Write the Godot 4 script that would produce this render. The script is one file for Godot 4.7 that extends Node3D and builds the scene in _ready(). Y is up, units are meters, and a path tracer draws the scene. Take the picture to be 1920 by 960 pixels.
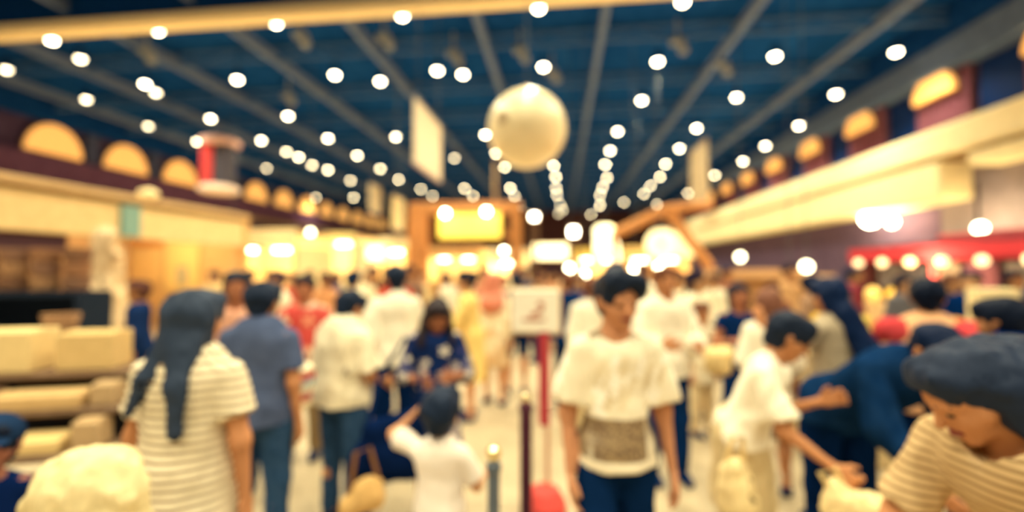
extends Node3D
# A crowded trade-fair hall under rows of downlights, seen through a wide, near-focused lens.

const EYE := Vector3(0.0, 1.65, 0.0)
const FOCAL := 820.0
var cam_basis := Basis()
var used := {}
var mats := {}
var last_hands := []
var ORD := ["first", "second", "third", "fourth", "fifth", "sixth", "seventh", "eighth", "ninth", "tenth", "eleventh", "twelfth"]

# ---------------------------------------------------------------- mesh collector
class Acc:
	var v := PackedVector3Array()
	var n := PackedVector3Array()
	var idx := PackedInt32Array()

	func tri(a: Vector3, b: Vector3, c: Vector3, na: Vector3, nb: Vector3, nc: Vector3) -> void:
		# front faces run clockwise
		var at := v.size()
		var g := (b - a).cross(c - a)
		v.append(a); v.append(b); v.append(c)
		n.append(na); n.append(nb); n.append(nc)
		if g.dot(na + nb + nc) > 0.0:
			idx.append(at); idx.append(at + 2); idx.append(at + 1)
		else:
			idx.append(at); idx.append(at + 1); idx.append(at + 2)

	func face(p: Array, inside: Vector3) -> void:
		var nn: Vector3 = (p[1] - p[0]).cross(p[2] - p[0])
		if nn.length() < 1e-12 and p.size() > 3:
			nn = (p[2] - p[0]).cross(p[3] - p[0])
		nn = nn.normalized()
		var mid := Vector3.ZERO
		for q in p:
			mid += q
		mid /= p.size()
		if nn.dot(mid - inside) < 0.0:
			nn = -nn
		for k in range(1, p.size() - 1):
			tri(p[0], p[k], p[k + 1], nn, nn, nn)

	func box(c: Vector3, size: Vector3, b := Basis(), bevel := 0.01) -> void:
		var h := size * 0.5
		var e: float = minf(bevel, minf(h.x, minf(h.y, h.z)) * 0.6)
		var pt := func(s: Vector3, axis: int) -> Vector3:
			var q := Vector3(s.x * (h.x - e), s.y * (h.y - e), s.z * (h.z - e))
			q[axis] = s[axis] * h[axis]
			return c + b * q
		for a in 3:
			var u := (a + 1) % 3
			var w := (a + 2) % 3
			for sg in [-1.0, 1.0]:
				var ps := []
				for k in [[-1.0, -1.0], [1.0, -1.0], [1.0, 1.0], [-1.0, 1.0]]:
					var s := Vector3.ZERO
					s[a] = sg; s[u] = k[0]; s[w] = k[1]
					ps.append(pt.call(s, a))
				face(ps, c)
			for su in [-1.0, 1.0]:
				for sw in [-1.0, 1.0]:
					var s1 := Vector3.ZERO
					var s2 := Vector3.ZERO
					s1[a] = -1.0; s1[u] = su; s1[w] = sw
					s2[a] = 1.0; s2[u] = su; s2[w] = sw
					face([pt.call(s1, u), pt.call(s2, u), pt.call(s2, w), pt.call(s1, w)], c)
		for sx in [-1.0, 1.0]:
			for sy in [-1.0, 1.0]:
				for sz in [-1.0, 1.0]:
					var s := Vector3(sx, sy, sz)
					face([pt.call(s, 0), pt.call(s, 1), pt.call(s, 2)], c)

	# profile: points (radius, height) from bottom to top, closed by caps where radius > 0
	func lathe(profile: Array, at: Vector3, b := Basis(), segs := 20) -> void:
		var m := profile.size()
		for k in segs:
			var a0 := TAU * k / segs
			var a1 := TAU * (k + 1) / segs
			var d0 := Vector3(cos(a0), 0, sin(a0))
			var d1 := Vector3(cos(a1), 0, sin(a1))
			for j in m - 1:
				var p: Vector2 = profile[j]
				var q: Vector2 = profile[j + 1]
				var sl := (q - p).normalized()
				var o0 := (b * (d0 * sl.y - Vector3(0, sl.x, 0))).normalized()
				var o1 := (b * (d1 * sl.y - Vector3(0, sl.x, 0))).normalized()
				var A := at + b * (d0 * p.x + Vector3(0, p.y, 0))
				var B := at + b * (d1 * p.x + Vector3(0, p.y, 0))
				var C := at + b * (d1 * q.x + Vector3(0, q.y, 0))
				var D := at + b * (d0 * q.x + Vector3(0, q.y, 0))
				if p.x > 1e-6:
					tri(A, B, C, o0, o1, o1)
				if q.x > 1e-6:
					tri(A, C, D, o0, o1, o0)
			for cap in [[profile[0], -1.0], [profile[m - 1], 1.0]]:
				var p: Vector2 = cap[0]
				if p.x > 1e-6:
					var nn: Vector3 = b * Vector3(0, cap[1], 0)
					tri(at + b * Vector3(0, p.y, 0), at + b * (d0 * p.x + Vector3(0, p.y, 0)), at + b * (d1 * p.x + Vector3(0, p.y, 0)), nn, nn, nn)

	func tube(pts: Array, radii: Array, segs := 10) -> void:
		var m := pts.size()
		var rings := []
		var norms := []
		var up := Vector3.UP
		for i in m:
			var t: Vector3 = (pts[mini(i + 1, m - 1)] - pts[maxi(i - 1, 0)]).normalized()
			if absf(t.dot(up)) > 0.95:
				up = Vector3.RIGHT
			var x := up.cross(t).normalized()
			var y := t.cross(x)
			up = y
			var ring := []
			var nr := []
			for k in segs:
				var a := TAU * k / segs
				var d := x * cos(a) + y * sin(a)
				ring.append(pts[i] + d * radii[i])
				nr.append(d)
			rings.append(ring)
			norms.append(nr)
		for i in m - 1:
			for k in segs:
				var k1 := (k + 1) % segs
				tri(rings[i][k], rings[i][k1], rings[i + 1][k1], norms[i][k], norms[i][k1], norms[i + 1][k1])
				tri(rings[i][k], rings[i + 1][k1], rings[i + 1][k], norms[i][k], norms[i + 1][k1], norms[i + 1][k])
		for e in [[0, 1], [m - 1, m - 2]]:
			var nn: Vector3 = (pts[e[0]] - pts[e[1]]).normalized()
			for k in segs:
				tri(pts[e[0]], rings[e[0]][k], rings[e[0]][(k + 1) % segs], nn, nn, nn)

	# outline in the xy plane (convex or star-shaped about its middle), extruded along z by depth
	func slab(outline: Array, z0: float, z1: float, xf: Transform3D) -> void:
		var m := outline.size()
		var mid := Vector2.ZERO
		for p in outline:
			mid += p
		mid /= m
		var inside := xf * Vector3(mid.x, mid.y, (z0 + z1) * 0.5)
		for k in m:
			var p: Vector2 = outline[k]
			var q: Vector2 = outline[(k + 1) % m]
			face([xf * Vector3(p.x, p.y, z0), xf * Vector3(q.x, q.y, z0), xf * Vector3(q.x, q.y, z1), xf * Vector3(p.x, p.y, z1)], inside)
			face([xf * Vector3(mid.x, mid.y, z1), xf * Vector3(p.x, p.y, z1), xf * Vector3(q.x, q.y, z1)], inside)
			face([xf * Vector3(mid.x, mid.y, z0), xf * Vector3(p.x, p.y, z0), xf * Vector3(q.x, q.y, z0)], inside)

	func mesh() -> ArrayMesh:
		var arr := []
		arr.resize(Mesh.ARRAY_MAX)
		arr[Mesh.ARRAY_VERTEX] = v
		arr[Mesh.ARRAY_NORMAL] = n
		arr[Mesh.ARRAY_INDEX] = idx
		var am := ArrayMesh.new()
		am.add_surface_from_arrays(Mesh.PRIMITIVE_TRIANGLES, arr)
		return am

	# Smooth union of tapered capsules, meshed as surface nets.
	# bone: [a, b, ra, rb, flatness = 1, flat axis, cut end = false]
	func field(bones: Array, cell: float, k: float, subs := [], crease := 0.0, freq := 9.0, planes := []) -> void:
		var lo := Vector3(1e9, 1e9, 1e9)
		var hi := -lo
		for bn in bones:
			var r: float = maxf(bn[2], bn[3]) + cell * 2.5
			lo = lo.min(bn[0].min(bn[1]) - Vector3(r, r, r))
			hi = hi.max(bn[0].max(bn[1]) + Vector3(r, r, r))
		var nx := int((hi.x - lo.x) / cell) + 2
		var ny := int((hi.y - lo.y) / cell) + 2
		var nz := int((hi.z - lo.z) / cell) + 2
		var sy := nx
		var sz := nx * ny
		var F := PackedFloat32Array()
		F.resize(nx * ny * nz)
		F.fill(1.0)
		var count := bones.size()
		for bi in count + subs.size():
			var sub := bi >= count
			var bn: Array = subs[bi - count] if sub else bones[bi]
			var a: Vector3 = bn[0]
			var b: Vector3 = bn[1]
			var ra: float = bn[2]
			var rb: float = bn[3]
			var fl: float = bn[4] if bn.size() > 4 else 1.0
			var fx: Vector3 = bn[5] if bn.size() > 5 else Vector3.BACK
			var cut: bool = bn[6] if bn.size() > 6 else false
			var flat := fl != 1.0
			var ex := (1.0 / fl - 1.0)
			var ba := b - a
			ba += fx * (fx.dot(ba) * ex)
			var bb := maxf(ba.length_squared(), 1e-9)
			var ln := sqrt(bb)
			var r := maxf(ra, rb) * maxf(1.0, fl) + cell * 2.0 + k
			var p0 := ((a.min(b) - Vector3(r, r, r) - lo) / cell).floor()
			var p1 := ((a.max(b) + Vector3(r, r, r) - lo) / cell).ceil()
			var x0 := maxi(0, int(p0.x)); var x1 := mini(nx, int(p1.x) + 1)
			var y0 := maxi(0, int(p0.y)); var y1 := mini(ny, int(p1.y) + 1)
			var z0 := maxi(0, int(p0.z)); var z1 := mini(nz, int(p1.z) + 1)
			var k4 := 0.25 / maxf(k, 1e-6)
			for z in range(z0, z1):
				for y in range(y0, y1):
					var at := z * sz + y * sy
					for x in range(x0, x1):
						var q := lo + Vector3(x, y, z) * cell - a
						if flat:
							q += fx * (fx.dot(q) * ex)
						var t := q.dot(ba) / bb
						var tc := clampf(t, 0.0, 1.0)
						var d := (q - ba * tc).length() - ra - (rb - ra) * tc
						if cut and t > 1.0:
							d = maxf((q - ba * t).length() - rb, (t - 1.0) * ln)
						var i := at + x
						var cur := F[i]
						if sub:
							if -d > cur:
								F[i] = -d
						else:
							var h := k - absf(d - cur)
							if h > 0.0:
								F[i] = minf(d, cur) - h * h * k4
							elif d < cur:
								F[i] = d
		for pl in planes:
			var pn: Vector3 = pl[0]
			var off: float = pl[1]
			var i := 0
			for z in nz:
				for y in ny:
					for x in nx:
						var d := pn.dot(lo + Vector3(x, y, z) * cell) - off
						if d > F[i]:
							F[i] = d
						i += 1
		if crease > 0.0:
			var fn := FastNoiseLite.new()
			fn.seed = 11
			fn.frequency = freq
			fn.fractal_octaves = 2
			var near := cell * 3.0 + crease
			var i := 0
			for z in nz:
				for y in ny:
					for x in nx:
						if absf(F[i]) < near:
							var p := lo + Vector3(x, y, z) * cell
							F[i] += crease * fn.get_noise_3d(p.x, p.y * 0.6, p.z)
						i += 1
		var vi := PackedInt32Array()
		vi.resize(F.size())
		vi.fill(-1)
		var cells := PackedInt32Array()
		var far := cell * 2.2
		var base := v.size()
		for z in nz - 1:
			for y in ny - 1:
				var at := z * sz + y * sy
				for x in nx - 1:
					var i := at + x
					var f0 := F[i]
					if f0 > far or f0 < -far:
						continue
					var f1 := F[i + 1]
					var f2 := F[i + sy]
					var f3 := F[i + sy + 1]
					var f4 := F[i + sz]
					var f5 := F[i + sz + 1]
					var f6 := F[i + sz + sy]
					var f7 := F[i + sz + sy + 1]
					var ng := int(f0 < 0.0) + int(f1 < 0.0) + int(f2 < 0.0) + int(f3 < 0.0) + int(f4 < 0.0) + int(f5 < 0.0) + int(f6 < 0.0) + int(f7 < 0.0)
					if ng == 0 or ng == 8:
						continue
					var s := Vector3.ZERO
					var c := 0
					if (f0 < 0.0) != (f1 < 0.0): s += Vector3(f0 / (f0 - f1), 0, 0); c += 1
					if (f2 < 0.0) != (f3 < 0.0): s += Vector3(f2 / (f2 - f3), 1, 0); c += 1
					if (f4 < 0.0) != (f5 < 0.0): s += Vector3(f4 / (f4 - f5), 0, 1); c += 1
					if (f6 < 0.0) != (f7 < 0.0): s += Vector3(f6 / (f6 - f7), 1, 1); c += 1
					if (f0 < 0.0) != (f2 < 0.0): s += Vector3(0, f0 / (f0 - f2), 0); c += 1
					if (f1 < 0.0) != (f3 < 0.0): s += Vector3(1, f1 / (f1 - f3), 0); c += 1
					if (f4 < 0.0) != (f6 < 0.0): s += Vector3(0, f4 / (f4 - f6), 1); c += 1
					if (f5 < 0.0) != (f7 < 0.0): s += Vector3(1, f5 / (f5 - f7), 1); c += 1
					if (f0 < 0.0) != (f4 < 0.0): s += Vector3(0, 0, f0 / (f0 - f4)); c += 1
					if (f1 < 0.0) != (f5 < 0.0): s += Vector3(1, 0, f1 / (f1 - f5)); c += 1
					if (f2 < 0.0) != (f6 < 0.0): s += Vector3(0, 1, f2 / (f2 - f6)); c += 1
					if (f3 < 0.0) != (f7 < 0.0): s += Vector3(1, 1, f3 / (f3 - f7)); c += 1
					vi[i] = v.size()
					cells.append(i)
					v.append(lo + (Vector3(x, y, z) + s / c) * cell)
					n.append(Vector3(f1 + f3 + f5 + f7 - f0 - f2 - f4 - f6, f2 + f3 + f6 + f7 - f0 - f1 - f4 - f5, f4 + f5 + f6 + f7 - f0 - f1 - f2 - f3).normalized())
		for i in cells:
			var neg := F[i] < 0.0
			for ax in 3:
				var d0 := 1 if ax == 0 else (sy if ax == 1 else sz)
				if (F[i + d0] < 0.0) == neg:
					continue
				var d1 := sy if ax == 0 else (sz if ax == 1 else 1)
				var d2 := sz if ax == 0 else (1 if ax == 1 else sy)
				if i - d1 - d2 < 0:
					continue
				var q0 := vi[i]; var q1 := vi[i - d1]; var q2 := vi[i - d1 - d2]; var q3 := vi[i - d2]
				if q1 < base or q2 < base or q3 < base:
					continue
				if neg:
					idx.append_array(PackedInt32Array([q0, q2, q1, q0, q3, q2]))
				else:
					idx.append_array(PackedInt32Array([q0, q1, q2, q0, q2, q3]))


# ---------------------------------------------------------------- naming and materials
func numbered(called: String) -> String:
	var k: int = used.get(called, 0)
	used[called] = k + 1
	return called if k == 0 else "%s_%03d" % [called, k]

func tag(o: Node3D, label: String, category: String, group := "", kind := "") -> Node3D:
	if label: o.set_meta("label", label)
	if category: o.set_meta("category", category)
	if group: o.set_meta("group", group)
	if kind: o.set_meta("kind", kind)
	return o

func thing(called: String, label: String, category: String, at := Vector3.ZERO, turn := 0.0, group := "") -> Node3D:
	var o := Node3D.new()
	o.name = numbered(called)
	add_child(o)
	o.position = at
	o.rotation.y = turn
	tag(o, label, category, group)
	return o

func part(parent: Node3D, called: String, m: Mesh, mt: Material, at := Vector3.ZERO, b := Basis()) -> MeshInstance3D:
	var o := MeshInstance3D.new()
	o.name = called
	o.mesh = m
	o.material_override = mt
	o.transform = Transform3D(b, at)
	parent.add_child(o, true)
	return o

func solo(called: String, m: Mesh, mt: Material, at: Vector3, label: String, category: String, group := "", turn := 0.0) -> MeshInstance3D:
	var o := part(self, numbered(called), m, mt, at)
	o.rotation.y = turn
	tag(o, label, category, group)
	return o

func struct(called: String, m: Mesh, mt: Material, at := Vector3.ZERO) -> MeshInstance3D:
	var o := part(self, called, m, mt, at)
	o.set_meta("kind", "structure")
	return o

func box_mesh(size: Vector3, bevel := 0.01, c := Vector3.ZERO) -> ArrayMesh:
	var a := Acc.new()
	a.box(c, size, Basis(), bevel)
	return a.mesh()

func noise_tex(seed_: int, freq: float, lo: Color, hi: Color, px := 256) -> NoiseTexture2D:
	var fn := FastNoiseLite.new()
	fn.seed = seed_
	fn.frequency = freq
	fn.fractal_octaves = 4
	var g := Gradient.new()
	g.set_color(0, lo)
	g.set_color(1, hi)
	var t := NoiseTexture2D.new()
	t.width = px; t.height = px
	t.seamless = true
	t.noise = fn
	t.color_ramp = g
	return t

func mat(hex: String, rough := 0.75, metal := 0.0, sheen := 0.0) -> StandardMaterial3D:
	var key := "%s_%s_%s_%s" % [hex, rough, metal, sheen]
	if mats.has(key):
		return mats[key]
	var m := StandardMaterial3D.new()
	m.albedo_color = Color(hex)
	m.roughness = rough
	m.metallic = metal
	if rough > 0.58:
		m.metallic_specular = 0.0
	elif rough > 0.36:
		m.metallic_specular = 0.2
	if sheen > 0.0:
		m.rim_enabled = true
		m.rim = sheen
		m.rim_tint = 0.6
	mats[key] = m
	return m

func mottled(hex: String, amount: float, scale: float, rough := 0.8, seed_ := 3) -> StandardMaterial3D:
	var key := "mott_%s_%s_%s_%s" % [hex, amount, scale, rough]
	if mats.has(key):
		return mats[key]
	var m := StandardMaterial3D.new()
	var c := Color(hex)
	m.albedo_texture = noise_tex(seed_, 0.02, c.darkened(amount), c.lightened(amount * 0.6))
	m.uv1_triplanar = true
	m.uv1_world_triplanar = true
	m.uv1_scale = Vector3.ONE * scale
	m.roughness = rough
	if rough > 0.58:
		m.metallic_specular = 0.0
	mats[key] = m
	return m

func cloth(hex: String) -> StandardMaterial3D:
	return mat(hex, 0.9)

func glow(hex: String, energy: float) -> StandardMaterial3D:
	var key := "glow_%s_%s" % [hex, energy]
	if mats.has(key):
		return mats[key]
	var m := StandardMaterial3D.new()
	m.albedo_color = Color(hex)
	m.emission_enabled = true
	m.emission = Color(hex)
	m.emission_energy_multiplier = energy
	mats[key] = m
	return m

# woven stripes across a garment; period in metres
func striped(a: String, b: String, period: float, share := 0.5) -> StandardMaterial3D:
	var im := Image.create(8, 64, false, Image.FORMAT_RGB8)
	im.fill(Color(a))
	im.fill_rect(Rect2i(0, 0, 8, int(64 * share)), Color(b))
	var m := StandardMaterial3D.new()
	m.albedo_texture = ImageTexture.create_from_image(im)
	m.uv1_triplanar = true
	m.uv1_triplanar_sharpness = 4.0
	m.uv1_scale = Vector3.ONE / period
	m.roughness = 0.9
	m.metallic_specular = 0.0
	return m

# printed flowers or checks on a garment
func printed(ground: String, spots: Array, period: float, size: int, count: int, seed_: int) -> StandardMaterial3D:
	var rng := RandomNumberGenerator.new()
	rng.seed = seed_
	var im := Image.create(128, 128, false, Image.FORMAT_RGB8)
	im.fill(Color(ground))
	for k in count:
		var c := Vector2i(rng.randi_range(0, 127), rng.randi_range(0, 127))
		var col := Color(spots[k % spots.size()])
		var r := rng.randi_range(size / 2, size)
		for y in range(-r, r + 1):
			for x in range(-r, r + 1):
				var ang := atan2(y, x)
				if Vector2(x, y).length() < r * (0.75 + 0.25 * cos(5.0 * ang)):
					im.set_pixel(posmod(c.x + x, 128), posmod(c.y + y, 128), col)
	var m := StandardMaterial3D.new()
	m.albedo_texture = ImageTexture.create_from_image(im)
	m.uv1_triplanar = true
	m.uv1_triplanar_sharpness = 4.0
	m.uv1_scale = Vector3.ONE / period
	m.roughness = 0.9
	m.metallic_specular = 0.0
	return m

# ---------------------------------------------------------------- survey: where a sight line meets the hall
func ray(px: float, py: float) -> Vector3:
	return cam_basis * Vector3((px - 960.0) / FOCAL, (480.0 - py) / FOCAL, -1.0)

func at(px: float, py: float, depth: float) -> Vector3:
	return EYE + ray(px, py) * depth

func at_height(px: float, py: float, y: float) -> Vector3:
	var r := ray(px, py)
	return EYE + r * ((y - EYE.y) / r.y)

func ground(px: float, depth: float) -> Vector3:
	var p := at(px, 505.0, depth)
	return Vector3(p.x, 0.0, p.z)

# ---------------------------------------------------------------- people
func hand_bones(w: Vector3, d: Vector3, fwd: Vector3, inward: Vector3, curl: float, s: float) -> Array:
	var u := (fwd - d * fwd.dot(d)).normalized()
	var nn := d.cross(u)
	if nn.dot(inward) < 0.0:
		nn = -nn
	var out := []
	out.append([w - d * 0.03 * s, w + d * 0.02 * s, 0.026 * s, 0.025 * s, 0.75, nn])
	for k in [-0.022, 0.0, 0.022]:
		out.append([w + d * 0.02 * s + u * k * 0.7 * s, w + d * 0.085 * s + u * k * s, 0.022 * s, 0.019 * s, 0.62, nn])
	var lens := [0.072, 0.082, 0.076, 0.058]
	for i in 4:
		var p := w + (d * 0.088 + u * (0.032 - i * 0.0215)) * s
		var ang := 0.0
		for j in 3:
			ang += curl * [0.7, 1.0, 0.7][j]
			var dir := d * cos(ang) + nn * sin(ang) + u * (0.06 - 0.04 * i)
			var q: Vector3 = p + dir.normalized() * lens[i] * [0.45, 0.32, 0.23][j] * s
			out.append([p, q, (0.0098 - 0.0012 * j) * s, (0.0090 - 0.0012 * j) * s])
			p = q
	var p := w + (d * 0.022 + u * 0.026) * s
	var td := (d * 0.72 + u * 0.62 + nn * (0.2 + 0.3 * curl)).normalized()
	var q := p + td * 0.045 * s
	out.append([p, q, 0.0135 * s, 0.0115 * s])
	var r := q + (td + d * 0.5 + nn * 0.5 * curl).normalized() * 0.032 * s
	out.append([q, r, 0.0115 * s, 0.009 * s])
	return out

# One person. Local frame: feet on y = 0, facing +z, own right hand on -x.
func person(sp: Dictionary) -> Node3D:
	var h: float = sp.get("h", 1.7)
	var s := h / 1.72
	var hs: float = sp.get("head_size", 1.0) * lerpf(1.0, s, 0.45)
	var wd: float = sp.get("wide", 1.0)
	var fine: bool = sp.get("fine", true)
	var cb := 0.02 if fine else 0.034
	var root := thing("person", sp.label, "person", sp.get("at", Vector3.ZERO), sp.get("yaw", 0.0), sp.get("group", ""))
	# joints
	var legs: Array = sp.get("legs", [[Vector3(-0.05, -1, 0.02), Vector3(-0.02, -1, -0.03)], [Vector3(0.05, -1, 0.05), Vector3(0.02, -1, -0.02)]])
	var drop := 0.0
	for l in legs:
		drop = maxf(drop, -(l[0].normalized().y * 0.43 + l[1].normalized().y * 0.42))
	var hip_y := (drop + 0.07) * s
	var pel := Vector3(0, hip_y + 0.03 * s, 0)
	var lean := Basis(Vector3.RIGHT, sp.get("lean", 0.0)) * Basis(Vector3.UP, sp.get("twist", 0.0)) * Basis(Vector3.BACK, sp.get("side", 0.0))
	var T := func(x: float, y: float, z: float) -> Vector3:
		return pel + lean * (Vector3(x * wd, y - 0.95, z) * s)
	var fz := lean * Vector3.BACK
	var hb := Basis(Vector3.UP, sp.get("look", 0.0)) * Basis(Vector3.RIGHT, sp.get("nod", 0.0) + 0.6 * float(sp.get("lean", 0.0))) * Basis(Vector3.BACK, sp.get("tilt", 0.0))
	var hp: Vector3 = T.call(0, 1.495, 0.0) + hb * Vector3(0, 0.0, 0.012) * s
	var H := func(x: float, y: float, z: float) -> Vector3:
		return hp + hb * (Vector3(x, y, z) * hs)
	var hz := hb * Vector3.BACK
	var arms: Array = sp.get("arms", [[Vector3(-0.16, -1, -0.05), Vector3(-0.06, -1, 0.16)], [Vector3(0.16, -1, -0.05), Vector3(0.06, -1, 0.16)]])
	var sh := [T.call(-0.165, 1.382, 0), T.call(0.165, 1.382, 0)]
	var el := []
	var wr := []
	for k in 2:
		el.append(sh[k] + arms[k][0].normalized() * 0.285 * s)
		wr.append(el[k] + arms[k][1].normalized() * 0.25 * s)
	var hip := [pel + Vector3(-0.088 * wd, -0.03, 0) * s, pel + Vector3(0.088 * wd, -0.03, 0) * s]
	var kn := []
	var an := []
	for k in 2:
		kn.append(hip[k] + legs[k][0].normalized() * 0.43 * s)
		an.append(kn[k] + legs[k][1].normalized() * 0.42 * s)
	var P := Vector3.BACK
	# body: one continuous skin surface
	var body := Acc.new()
	var bn := [
		[pel + Vector3(-0.06, 0, 0) * s, pel + Vector3(0.06, 0, 0) * s, 0.105 * s, 0.105 * s, 0.82, P],
		[pel, T.call(0, 1.12, 0.005), 0.13 * s * wd, 0.118 * s * wd, 0.74, fz],
		[T.call(0, 1.12, 0.005), T.call(0, 1.32, 0), 0.112 * s * wd, 0.122 * s * wd, 0.7, fz],
		[T.call(0, 1.425, -0.012), T.call(-0.145, 1.385, 0), 0.056 * s, 0.052 * s],
		[T.call(0, 1.425, -0.012), T.call(0.145, 1.385, 0), 0.056 * s, 0.052 * s],
		[T.call(0, 1.39, -0.01), hp + hb * Vector3(0, 0.03, -0.012) * s, 0.06 * s, 0.052 * s],
	]
	for k in 2:
		bn.append([sh[k], el[k], 0.05 * s * wd, 0.037 * s])
		bn.append([el[k], wr[k], 0.039 * s, 0.025 * s])
		bn.append([hip[k], kn[k], 0.082 * s * wd, 0.052 * s])
		var calf: Vector3 = kn[k].lerp(an[k], 0.32) - Vector3(0, 0, 0.012) * s
		bn.append([kn[k], calf, 0.05 * s, 0.054 * s])
		bn.append([calf, an[k], 0.054 * s, 0.034 * s])
		bn.append([an[k] - Vector3(0, 0.015, 0.02) * s, an[k] + Vector3(0, -0.04, 0.12) * s, 0.036 * s, 0.026 * s])
	body.field(bn, cb, 0.035)
	var face: bool = sp.get("face", true)
	var hd := [
		[H.call(0, 0.138, -0.022), H.call(0, 0.138, 0.016), 0.083 * hs, 0.078 * hs],
		[H.call(0, 0.128, 0.035), H.call(0, 0.055, 0.045), 0.056 * hs, 0.046 * hs],
		[H.call(0, 0.04, 0.03), H.call(0, 0.018, 0.062), 0.045 * hs, 0.024 * hs],
		[H.call(0, -0.08, -0.02), H.call(0, 0.06, -0.015), 0.052 * s, 0.052 * s],
	]
	for g in [-1.0, 1.0]:
		hd.append([H.call(0.03 * g, 0.075, 0.05), H.call(0.04 * g, 0.085, 0.03), 0.032 * hs, 0.034 * hs])
		hd.append([H.call(0.079 * g, 0.108, -0.014), H.call(0.077 * g, 0.078, -0.008), 0.013 * hs, 0.010 * hs])
	if face:
		hd.append([H.call(0, 0.106, 0.092), H.call(0, 0.075, 0.108), 0.009 * hs, 0.0125 * hs])
		hd.append([H.call(-0.036, 0.121, 0.078), H.call(0.036, 0.121, 0.078), 0.014 * hs, 0.014 * hs])
	var sock := []
	if face and fine:
		for g in [-1.0, 1.0]:
			sock.append([H.call(0.031 * g, 0.103, 0.106), H.call(0.034 * g, 0.103, 0.106), 0.013 * hs, 0.013 * hs])
	body.field(hd, 0.0085 if fine else 0.016, 0.016, sock)
	var curls: Array = sp.get("curl", [0.35, 0.35])
	for k in 2:
		var d: Vector3 = arms[k][1].normalized()
		var inward := Vector3(1.0 if k == 0 else -1.0, 0, 0)
		var fw := Vector3.BACK if absf(d.z) < 0.8 else Vector3.UP
		body.field(hand_bones(wr[k], d, fw, inward, curls[k], s), 0.0052 if fine else 0.01, 0.006)
	var skin: Material = sp.get("skin", mat("b98a66", 0.6))
	var bo := part(root, "body", body.mesh(), skin)
	var hair_m: Material = sp.get("hair_mat", mat("0e2450", 0.6))
	if face and fine:
		var dark := mat("1a1416", 0.3)
		for g in [-1.0, 1.0]:
			var e := Acc.new()
			e.field([[H.call(0.031 * g, 0.102, 0.083), H.call(0.034 * g, 0.102, 0.083), 0.0095 * hs, 0.0095 * hs]], 0.004, 0.002)
			part(bo, "eye", e.mesh(), dark)
			var br := Acc.new()
			br.field([[H.call(0.014 * g, 0.124, 0.094), H.call(0.05 * g, 0.125, 0.078), 0.006 * hs, 0.005 * hs]], 0.004, 0.002)
			part(bo, "eyebrow", br.mesh(), hair_m)
		var mo := Acc.new()
		mo.field([[H.call(-0.02, 0.045, 0.087), H.call(0.0, 0.044, 0.093), 0.007 * hs, 0.0085 * hs], [H.call(0.0, 0.044, 0.093), H.call(0.02, 0.045, 0.087), 0.0085 * hs, 0.007 * hs]], 0.004, 0.004)
		part(bo, "mouth", mo.mesh(), mat("8a4a42", 0.5))
	# hair or headwear
	var style: String = sp.get("hair", "short")
	var cc := 0.011 if fine else 0.018
	if style != "none":
		var hr := []
		var sub := [[H.call(0, 0.09, 0.125), H.call(0, -0.05, 0.125), 0.082 * hs, 0.085 * hs]]
		hr.append([H.call(0, 0.148, -0.03), H.call(0, 0.152, 0.012), 0.092 * hs, 0.088 * hs])
		hr.append([H.call(0, 0.12, -0.045), H.call(0, 0.07, -0.045), 0.078 * hs, 0.062 * hs])
		hr.append([H.call(-0.045, 0.195, 0.055), H.call(0.05, 0.188, 0.06), 0.03 * hs, 0.026 * hs])
		if style == "quiff":
			hr.append([H.call(-0.02, 0.225, 0.06), H.call(0.055, 0.195, 0.085), 0.034 * hs, 0.03 * hs])
			hr.append([H.call(0.055, 0.195, 0.085), H.call(0.072, 0.15, 0.075), 0.026 * hs, 0.014 * hs])
			hr.append([H.call(0.0, 0.225, -0.02), H.call(-0.05, 0.2, 0.03), 0.045 * hs, 0.04 * hs])
		if style == "long" or style == "bob":
			for g in [-1.0, 1.0]:
				hr.append([H.call(0.07 * g, 0.13, -0.02), H.call(0.072 * g, 0.02, -0.02), 0.03 * hs, 0.026 * hs])
			hr.append([H.call(0, 0.1, -0.06), H.call(0, 0.0, -0.07), 0.085 * hs, 0.08 * hs, 0.7, hz])
		if style == "bun":
			hr.append([H.call(0, 0.17, -0.11), H.call(0, 0.18, -0.12), 0.045 * hs, 0.042 * hs])
		if style == "long":
			var strands: Array = sp.get("strands", [])
			if strands.is_empty():
				hr.append([H.call(0, 0.0, -0.07), T.call(0, 1.26, -0.13), 0.085 * hs, 0.06 * hs, 0.55, fz])
			for st in strands:
				for j in st.size() - 1:
					hr.append([st[j][0], st[j + 1][0], st[j][1], st[j + 1][1], 0.6, fz])
		var ha := Acc.new()
		ha.field(hr, cc, 0.03, sub, 0.012, 14.0)
		part(root, "hair", ha.mesh(), hair_m)
	if style == "none" and sp.has("scarf"):
		var sc := [
			[H.call(0, 0.14, -0.03), H.call(0, 0.145, 0.02), 0.105 * hs, 0.1 * hs],
			[H.call(0, 0.1, -0.04), H.call(0, -0.02, -0.02), 0.1 * hs, 0.105 * hs],
			[H.call(0, -0.02, -0.01), T.call(0, 1.33, -0.03), 0.1 * hs, 0.17 * s],
			[T.call(-0.08, 1.36, 0.0), T.call(0.08, 1.36, 0.0), 0.11 * s, 0.11 * s],
		]
		var sa := Acc.new()
		sa.field(sc, cc, 0.04, [[H.call(0, 0.11, 0.14), H.call(0, 0.02, 0.14), 0.075 * hs, 0.075 * hs]], 0.02, 12.0)
		part(root, "headscarf", sa.mesh(), sp.scarf)
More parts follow.
